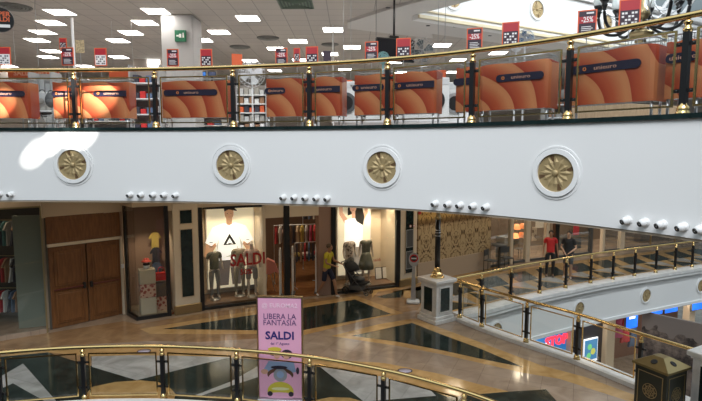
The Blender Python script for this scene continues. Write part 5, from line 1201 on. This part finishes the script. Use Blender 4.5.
# price cards on stems clipped to the bins
card_dark = mat('card_dark', (.035,.015,.03), .45); card_or = mat('card_orange', (.75,.13,.04), .45); card_red = mat('card_red', (.42,.02,.03), .45); card_wh = mat('card_white', (.8,.78,.78), .5)
def sign_card(u, vt, vb, kind, label, off=.62, w=None, tilt=0.0, col=None):
    C_ = offset(UP, off); p, h = on(C_, u, 6.4); zt = D(u, vt, p.y).z; zb = D(u, vb, p.y).z; H = zt-zb; w = w or H*.70
    r = empty('price_card', (p.x, p.y, zb), h*.5+tilt); tag(r, label, 'sign card', 'price cards standing on the bins')
    m = MB(); m.box(-w/2, w/2, -.006, .006, 0, H, 0); b_ = .016
    obj('board', m, col or card_or, r)
    f = MB()
    if kind == 'A': f.box(-w/2+b_, w/2-b_, -.010, -.006, b_, H-b_, 0)
    if kind == 'B': f.box(-w/2+b_, w/2-b_, -.010, -.006, b_, H-b_, 1)
    pale = u in (4, 101)
    if kind == 'A':
        f.box(-w/2+b_, w/2-b_, -.012, -.010, H*.48, H*.74, 1)
        for k in range(4): f.box(-w*.30, w*.30*(1-.3*(k % 2)), -.012, -.010, H*(.12+.07*k), H*(.145+.07*k), 2)
        f.box(-w*.05, w*.33, -.012, -.010, H*.84, H*.90, 2)
    if kind == 'B':
        f.box(-w/2+b_, w/2-b_, -.012, -.010, b_, H*.60, 2 if pale else 0)
        for r_ in range(4):
            for c_ in range(5):
                if (r_*2+c_) % 3 != 2: f.box(-w*.36+w*.15*c_, -w*.25+w*.15*c_, -.014, -.012, H*(.1+.12*r_), H*(.17+.12*r_), 3 if pale else 2)
    if kind in 'AB':
        face = obj('face', f, [card_dark, card_red, card_wh, band_m], r)
        if kind == 'A': text('lettering', '-25%', H*.30, card_wh, face, (0, -.0135, H*.61), bold=.002, sx=.72)
    q = MB().tube([(0,.012,-(zb-(5.95 if off < 1 else 5.06))),(0,.012,H*.5)], .006, 6); obj('stem', q, steel, r)
    return r
sign_card(4, 47, 65, 'B', 'orange bordered card with white lower half at the far left', w=.28)
sign_card(64.5, 38, 49, 'B', 'small red card behind the -25% card left of the column', off=1.6)
sign_card(68, 47.5, 65.5, 'A', '-25% card on the bin left of the first post')
sign_card(81, 40, 53, 'C', 'colourful card beside the tall white pole', off=1.5, col=mat('card_multi', (.45,.35,.20), .5, var=.6, vscale=25))
sign_card(101, 48, 66, 'B', 'orange bordered card with white lower half on the sunlit bin')
sign_card(173, 49, 66.5, 'A', '-25% card below the left side of the white column')
sign_card(206.5, 49, 66.5, 'B', 'red card with white block print right of the white column')
sign_card(237, 54, 66, 'C', 'plain orange tilted card above the white fan', tilt=.5, w=.2)
sign_card(281.5, 48, 66, 'A', '-25% card right of the white fan')
sign_card(297, 48, 62, 'B', 'narrow orange card between two larger cards', off=1.3, w=.13)
sign_card(312, 46.5, 65, 'B', 'red card with white block print left of the black card')
sign_card(327, 51, 64, 'C', 'small black tilted card with orange edge', tilt=.3, w=.14, col=card_dark)
sign_card(371.5, 41.5, 61, 'A', '-25% card left of the hanging screen')
sign_card(403.5, 38, 59.5, 'B', 'red card with white block print in front of the hanging screen')
sign_card(474.5, 28, 50.5, 'A', '-25% card above the post beside the silver washing machine')
sign_card(510.5, 22, 45.5, 'B', 'red card with white block print above the long bin', w=.25)
sign_card(587, 10, 35.5, 'A', '-25% card nearest the chandelier on its left side', w=.24)
sign_card(629.5, -1, 27, 'B', 'large red card with white print overlapping the chandelier', w=.25)

# ------------------------------------------------------------------ washing machines
def washer(u, y, label, door):
    x = D(u, 107, y).x; r = empty('washing_machine', (x, y, 5.255), -.12); tag(r, label, 'washing machine', 'washing machines behind the bins')
    obj('body', MB().bbox(-.30,.30,0,.58,0,.86,.015), white, r); obj('control_panel', MB().bbox(-.29,.29,-.012,-.0,.72,.84,.004), mat('panel_white', (.7,.7,.72), .3) if 'panel_white' not in MATS else MATS['panel_white'], r)
    d = obj('door', MB().ring((0,.42), .15, .215, -.05, -.0, 28), door, r); obj('door_glass', MB().slab([(.15*math.cos(2*PI*k/24), .42+.15*math.sin(2*PI*k/24)) for k in range(24)], -.035, -.005), black, d)
    m = MB(); m.M = Matrix.Translation((.12,-.012,.78)) @ Matrix.Rotation(PI/2,4,'X'); m.lathe([(.03,0),(.028,.02)], n=14); obj('dial', m, steel, r)
for u, l, dm in ((346,'washing machine with dark door glimpsed left of the orange banner',dgrey),(380,'washing machine hidden mostly behind the bin under the screen',steel),(403,'washing machine behind the bin in front of the fans',white),(433.5,'washing machine with black door between two bins',black),(455,'washing machine with silver door left of the narrow bin',steel)):
    washer(u, 10.9 if u < 400 else 11.0 if u > 450 else 10.3, l, dm)

pl_ = MB().bbox(D(335,107,10.9).x, D(474,107,10.3).x, 10.2, 11.6, 0, .2, .01); tag(obj('display_plinth', pl_, plast, None, (0,0,5.052)), 'low pale plinth under the row of washing machines', 'plinth')
# ------------------------------------------------------------------ pedestal fans
def fan(u, v, y, rpx, m1, m2, label, guard=True, yaw=0.0):
    c = D(u, v, y); R_ = rpx/F*y; r = empty('pedestal_fan', (c.x, y, 5.052), yaw); tag(r, label, 'fan'); H = c.z-5.052
    obj('base', MB().lathe([(.22,0),(.22,.02),(.05,.04),(.03,.06)], n=20), m1, r); obj('pole', MB().lathe([(.018,.05),(.018,H-.05)], n=10), m1, r)
    h = MB(); h.M = Matrix.Translation((0,0,H)) @ Matrix.Rotation(PI/2,4,'X'); h.lathe([(.04,-.16),(.06,-.12),(.06,0),(.035,.06)], n=14); hd = obj('motor', h, m1, r)
    b = MB()
    for k in range(4):
        a = PI/2*k+.3; b.add([(R_*.12*math.cos(a-.5), -.05, H+R_*.12*math.sin(a-.5)),(R_*.82*math.cos(a-.32), -.07, H+R_*.82*math.sin(a-.32)),(R_*.88*math.cos(a+.1), -.05, H+R_*.88*math.sin(a+.1)),(R_*.72*math.cos(a+.5), -.03, H+R_*.72*math.sin(a+.5)),(R_*.12*math.cos(a+.5), -.035, H+R_*.12*math.sin(a+.5))], [(0,1,2,3,4)])
    bo = obj('blades', b, m2, hd); sm = bo.modifiers.new('solid','SOLIDIFY'); sm.thickness = .006
    g = MB()
    for yy, rr in ((-.02,R_),(-.12,R_*.75),(-.14,R_*.4),(.07,R_*.75)): g.tube([(rr*math.cos(2*PI*k/24), yy, H+rr*math.sin(2*PI*k/24)) for k in range(24)], .006, 5, closed=True)
    for k in range(20):
        a = 2*PI*k/20; g.tube([(R_*.15*math.cos(a),-.14,H+R_*.15*math.sin(a)),(R_*.75*math.cos(a),-.12,H+R_*.75*math.sin(a)),(R_*math.cos(a),-.02,H+R_*math.sin(a)),(R_*.75*math.cos(a),.07,H+R_*.75*math.sin(a))], .005, 4, caps=False)
    obj('guard', g, m1, r)
teal = mat('teal_plastic', (.20,.42,.45), .35); wp = mat('white_plastic', (.75,.76,.78), .35); dk = mat('smoke_plastic', (.10,.13,.14), .4)
fan(252, 74, 11.2, 13, wp, wp, 'white pedestal fan standing between two orange bins')
fan(422, 51, 12.1, 13, grey, dk, 'large dark pedestal fan right of the hanging screen', yaw=.2)
fan(383, 58, 11.95, 6, teal, teal, 'small teal pedestal fan in front of the hanging screen')
fan(525, 39, 11.3, 9, wp, mat('blue_blades', (.08,.22,.45), .4), 'white fan with blue blades above the long bin')
fan(516, 47, 10.6, 5, wp, wp, 'small white fan just right of the red card above the long bin')
fan(697, 40, 12, 5, wp, wp, 'small white fan at the right edge of the store') if False else None
# hanging screen
c = D(396, 50, 12.6); tv = empty('hanging_screen', (c.x, 12.6, c.z), .35); tag(tv, 'black flat screen hanging from the ceiling behind the red card', 'screen')
obj('case', MB().bbox(-.50,.50,0,.09,-.27,.27,.02), black, tv); obj('display', MB().box(-.47,.47,-.004,-.0005,-.24,.24), mat('screen_off', (.015,.015,.02), .1), tv)
obj('mount', MB().lathe([(.025,.2),(.025,8.3-c.z)], (0,.12,0), 10).bbox(-.12,.12,.09,.15,.0,.35,.01), black, tv)
# poles and wires
def pole(u, y, v0, z1, rad, matl, name, label, cat):
    x = D(u, 40, y).x; z0 = 5.06 if v0 is None else D(u, v0, y).z
    tag(obj(name, MB().tube([(0,0,0),(0,0,z1-z0)], rad, 8), matl, None, (x, y, z0)), label, cat)
pole(73, 12, None, D(73,18,12).z, .03, MATS['white_plastic'], 'display_pole', 'tall white pole behind the -25% card near the first post', 'pole')
pole(333, 15.5, None, 8.3, .02, wp, 'ceiling_pole', 'thin white pole reaching the ceiling right of the centre', 'pole')
pole(37, 13, 66, 8.3, .008, grey, 'hanging_wire', 'thin grey wire hanging from the ceiling at the left', 'wire')
pole(376, 13, 45, 8.3, .006, dgrey, 'hanging_wire', 'thin dark wire hanging from the ceiling left of the screen', 'wire')
# round hanging sign top left
c = D(1, 20, 10.9); hs = empty('hanging_sign', (c.x, 10.9, c.z), .2); tag(hs, 'round black hanging sign with orange lettering at the top left corner', 'sign')
m = MB(); m.slab([(.24*math.cos(2*PI*k/32), .24*math.sin(2*PI*k/32)) for k in range(32)], -.02, .02); obj('disc', m, black, hs)
text('lettering', 'SUPER\nSALDI', .13, mat('orange_ink', (.75,.16,.06), .5), hs, (0,-.023,.06), bold=.003); obj('white_strip', MB().box(-.17,.17,-.023,-.02,-.15,-.09), white, hs)
obj('hanger', MB().tube([(0,0,.24),(0,0,8.3-c.z)], .006, 6), dgrey, hs)

# ------------------------------------------------------------------ shelving, stock and lit signs deep in the store
def gondola(u0, u1, y, h, label, n, levels, cols, rz=0.0, sz=.12):
    x0, x1 = D(u0, 100, y).x, D(u1, 100, y).x; L = x1-x0
    r = empty('shelf_unit', (x0, y, 5.052), rz); tag(r, label, 'shelf unit')
    obj('back_panel', MB().box(0,L,.4,.43,0,h), mat('shelf_back', (.30,.27,.25), .6) if 'shelf_back' not in MATS else MATS['shelf_back'], r)
    for x in (0, L): obj('upright', MB().bbox(x-.02,x+.02,0,.43,0,h,.005), grey, r)
    for k in range(levels):
        z = .12 + (h-.2)*k/levels; obj('shelf', MB().bbox(.02,L-.02,.0,.4,z,z+.03,.005), wp, r)
        for i in range(n):
            w_ = (L-.1)/n; hh = sz*(1+.6*((i*7+k*3) % 5)/4); ci = (i*3+k*5) % len(cols); cx_ = .05+w_*(i+.5)
            hh = min(hh, (h-.2)/levels-.05)
            tag(obj('boxed_product', MB().bbox(-w_*.42,w_*.42,-.12,.12,0,hh,.006), cols[ci][0], None, (x0+cx_*math.cos(rz)-.18*math.sin(rz), y+.18*math.cos(rz)+cx_*math.sin(rz), 5.052+z+.031), rot=(0,0,rz)),
                '%s boxed product, %s from the left, shelf %s of the %s' % (cols[ci][1], WORDS[i], WORDS[k], ' '.join(label.split()[:3])), 'boxed product', 'products on the ' + ' '.join(label.split()[:3]))
pc = [(white,'white'),(MATS['cloth_2'],'black'),(MATS['cloth_1'],'light grey'),(MATS['cloth_3'],'brown'),(card_or,'orange'),(MATS['cloth_8'],'beige')]
pd_ = [(MATS['cloth_2'],'black'),(MATS['cloth_5'],'navy'),(dgrey,'dark grey'),(red,'red'),(MATS['cloth_1'],'light grey')]
gondola(236, 266, 13.2, 1.3, 'white product shelving between the fan and the railing post', 5, 5, pc)
gondola(130, 160, 12.8, 1.7, 'dark product shelving left of the third railing post', 4, 4, pd_)
gondola(302, 318, 14.0, 1.6, 'low wooden shelving behind the narrow gap between bins', 3, 4, pc)
gondola(30, 52, 12.2, 1.45, 'grey stock rack in the gap at the left', 3, 3, [(MATS['cloth_1'],'grey'),(grey,'dark grey'),(MATS['cloth_8'],'beige')], sz=.2)
gondola(84, 130, 16.5, 1.8, 'long far shelving behind the sunlit bin', 8, 4, pd_)
gondola(160, 236, 19.0, 1.7, 'wide far shelving under the blue screens', 10, 4, pd_)
gondola(340, 470, 17.0, 1.45, 'white far shelving behind the washing machines', 10, 3, pc)
tan_w = wood('tan_boards', (.30,.20,.12), (.42,.29,.18), .5)
gondola(548, 566, 13.5, 1.2, 'wooden low shelving left of the largest bin', 2, 3, [(MATS['cloth_8'],'beige'),(MATS['cloth_3'],'brown')])
# slatted tan partition seen low between the bins at the right
tp = tag(obj('wooden_partition', MB().bbox(0, 5.5, 0, .06, 0, 1.0, .01), tan_w, None, (D(556,110,14).x, 14.3, 5.052), rot=(0,0,.42)), 'low tan wooden partition behind the largest bin', 'partition')
def header(u0, u1, v0, v1, y, s_, size, m1, m2, label, sx=1.0, rz=0.0, drop=True):
    a = D(u0, v1, y); b = D(u1, v0, y); r = empty('header_sign', (a.x, y, a.z), rz); tag(r, label, 'sign'); L = b.x-a.x; H = b.z-a.z
    obj('board', MB().bbox(0,L,0,.05,0,H,.008), m1, r)
    if s_: text('lettering', s_, size, m2, r, (L/2,-.004,H/2), sx=sx, bold=.004)
    if drop:
        for x in (L*.15, L*.85): obj('hanger', MB().tube([(x,.02,H),(x,.02,8.3-a.z)], .006, 5), grey, r)
    return r
header(342, 352.5, 80, 90, 12.6, 'GRA', .17, card_or, white, 'orange hanging sign with white capital letters GRA between the bins')
header(8, 58, 68.5, 78, 15, 'SALDI SALDI', .2, mat('dull_orange', (.50,.09,.03), .5), MATS['band_text'], 'long orange header board at the left behind the bins')
header(109, 137, 68, 78, 15, '', .2, MATS['dull_orange'], MATS['band_text'], 'orange header board in front of the column foot')
header(436, 446, 70, 92, 11.6, '-25', .16, card_or, white, 'orange upright card above the gap between the washing machines')
glow = mat('sign_glow', (1,1,1), .5, emit=5)
for u, v, s_, l, rz in ((190,63.5,'PIANO','white glowing lettering on the back wall right of the column',0),(153.5,62,'ELE','white glowing lettering left of the column',.4)):
    c = D(u, v+1.5, 21.5); o = text('glowing_letters', s_, .36, glow, None, (c.x, 21.5, c.z), (PI/2,0,rz), .02, .03, .85); tag(o, l, 'lettering')
    tag(obj('sign_board', MB().bbox(-.75,.75,.03,.1,-.3,.3,.01), MATS['store_wall'], None, (c.x, 21.5, c.z), rot=(0,0,rz)), 'grey board carrying the ' + l, 'sign board')
for i, (u0, u1, col) in enumerate(((158,166,(.05,.45,.75)),(168,178,(.08,.2,.6)),(182,188,(.02,.05,.2)),(189,195,(.3,.45,.7)),(196,206,(.02,.12,.4)),(208,216,(.03,.04,.08)))):
    a = D(u0, 77, 19.2); b = D(u1, 71.5, 19.2); r = empty('television', (a.x, 19.2, a.z)); tag(r, 'television number %s from the left in the row below the glowing lettering' % WORDS[i], 'television', 'televisions in a row')
    L = b.x-a.x; H = b.z-a.z; obj('case', MB().bbox(0,L,0,.06,0,H,.008), black, r); obj('display', MB().box(.02,L-.02,-.003,-.0005,.02,H-.02), mat('tv_%d' % i, col, .3, emit=1.2, ecol=col), r); obj('stand', MB().bbox(L*.3,L*.7,.0,.1,-(a.z-5.052-1.5),0,.01), black, r)

# ------------------------------------------------------------------ chandelier in the right-hand void
c = D(640, 47, 11.5); CX, CY = c.x, 11.5; ch = empty('chandelier', (CX, CY, 6.95)); tag(ch, 'large black and gold chandelier with upturned arms and frosted cups', 'chandelier')
obj('bowl', MB().lathe([(.01,-.08),(.035,-.05),(.02,0),(.05,.02),(.12,.08),(.10,.12),(.20,.17),(.26,.24),(.25,.27),(.14,.30),(.10,.36)], n=24), brass_dull, ch)
obj('stem', MB().lathe([(.07,.34),(.055,.5),(.12,.56),(.17,.66),(.12,.78),(.07,.84),(.05,1.3),(.1,1.4),(.03,1.5),(.03,3.2)], n=18), brass_dull, ch)
cup_m = mat('frosted_cup', (.80,.86,.86), .25)
for k in range(8):
    a = 2*PI*k/8 + .12; ca, sa = math.cos(a), math.sin(a); R_ = .86 if k % 2 == 0 else .86
    pr_ = [(.12,.50),(.28,.36),(.48,.28),(.68,.32),(.81,.46),(.86,.66),(.86,.74)]
    ar = obj('arm', MB().tube([tuple(p) for p in smooth([(r_*ca, r_*sa, z) for r_, z in pr_], 4)], .034, 8), black, ch)
    q = obj('cup_holder', MB().lathe([(.035,.72),(.04,.78),(.07,.82),(.05,.84),(.10,.93),(.105,.96)], (R_*ca, R_*sa, 0), 12), black, ar)
    obj('glass_cup', MB().lathe([(.06,.95),(.10,.97),(.12,1.06),(.115,1.18),(.09,1.22)], (R_*ca, R_*sa, 0), 14), cup_m, q)
    a2 = a + PI/8; obj('crystal_chain', MB().tube([tuple(p) for p in smooth([(.1*math.cos(a2),.1*math.sin(a2),1.3),(.3*math.cos(a2),.3*math.sin(a2),.75),(.5*math.cos(a2),.5*math.sin(a2),.62),(.75*math.cos(a2),.75*math.sin(a2),.75)], 4)], .01, 5), steel, ch)

# grey bags hanging in the gap between the bins at the left
for i, (u, z, l) in enumerate(((33,5.78,'upper left'),(42,5.80,'upper middle'),(51,5.78,'right'),(38,5.27,'lower left'))):
    x = D(u, 100, 11.4).x; r = empty('backpack', (x, 11.4, z), .2*(i-1)); r.scale = (.8,.8,.8); tag(r, 'grey backpack, %s of the four in the gap right of the first bin' % l, 'backpack', 'grey backpacks in the left gap')
    obj('body', MB().ball((0,0,0), .17, 14, 0, (.9,.6,1.25)), [greyc, grey, dgrey, greyc][i], r); obj('pocket', MB().ball((0,-.08,-.06), .11, 12, 0, (1,.5,.8)), dgrey if i % 2 == 0 else greyc, r)
    obj('strap', MB().tube([tuple(p) for p in smooth([(-.1,.02,.12),(-.05,.03,.24),(.05,.03,.24),(.1,.02,.12)], 4)], .012, 6), black, r)
rk = empty('bag_rack', (D(42,100,11.55).x, 11.52, 5.052)); tag(rk, 'steel rack holding the grey backpacks', 'rack')
for x in (-.42, .36): obj('upright', MB().tube([(x,0,0),(x,0,1.0)], .015, 8), steel, rk)
for z in (.40, .86): obj('rod', MB().tube([(-.42,0,z),(.36,0,z)], .012, 8), steel, rk)
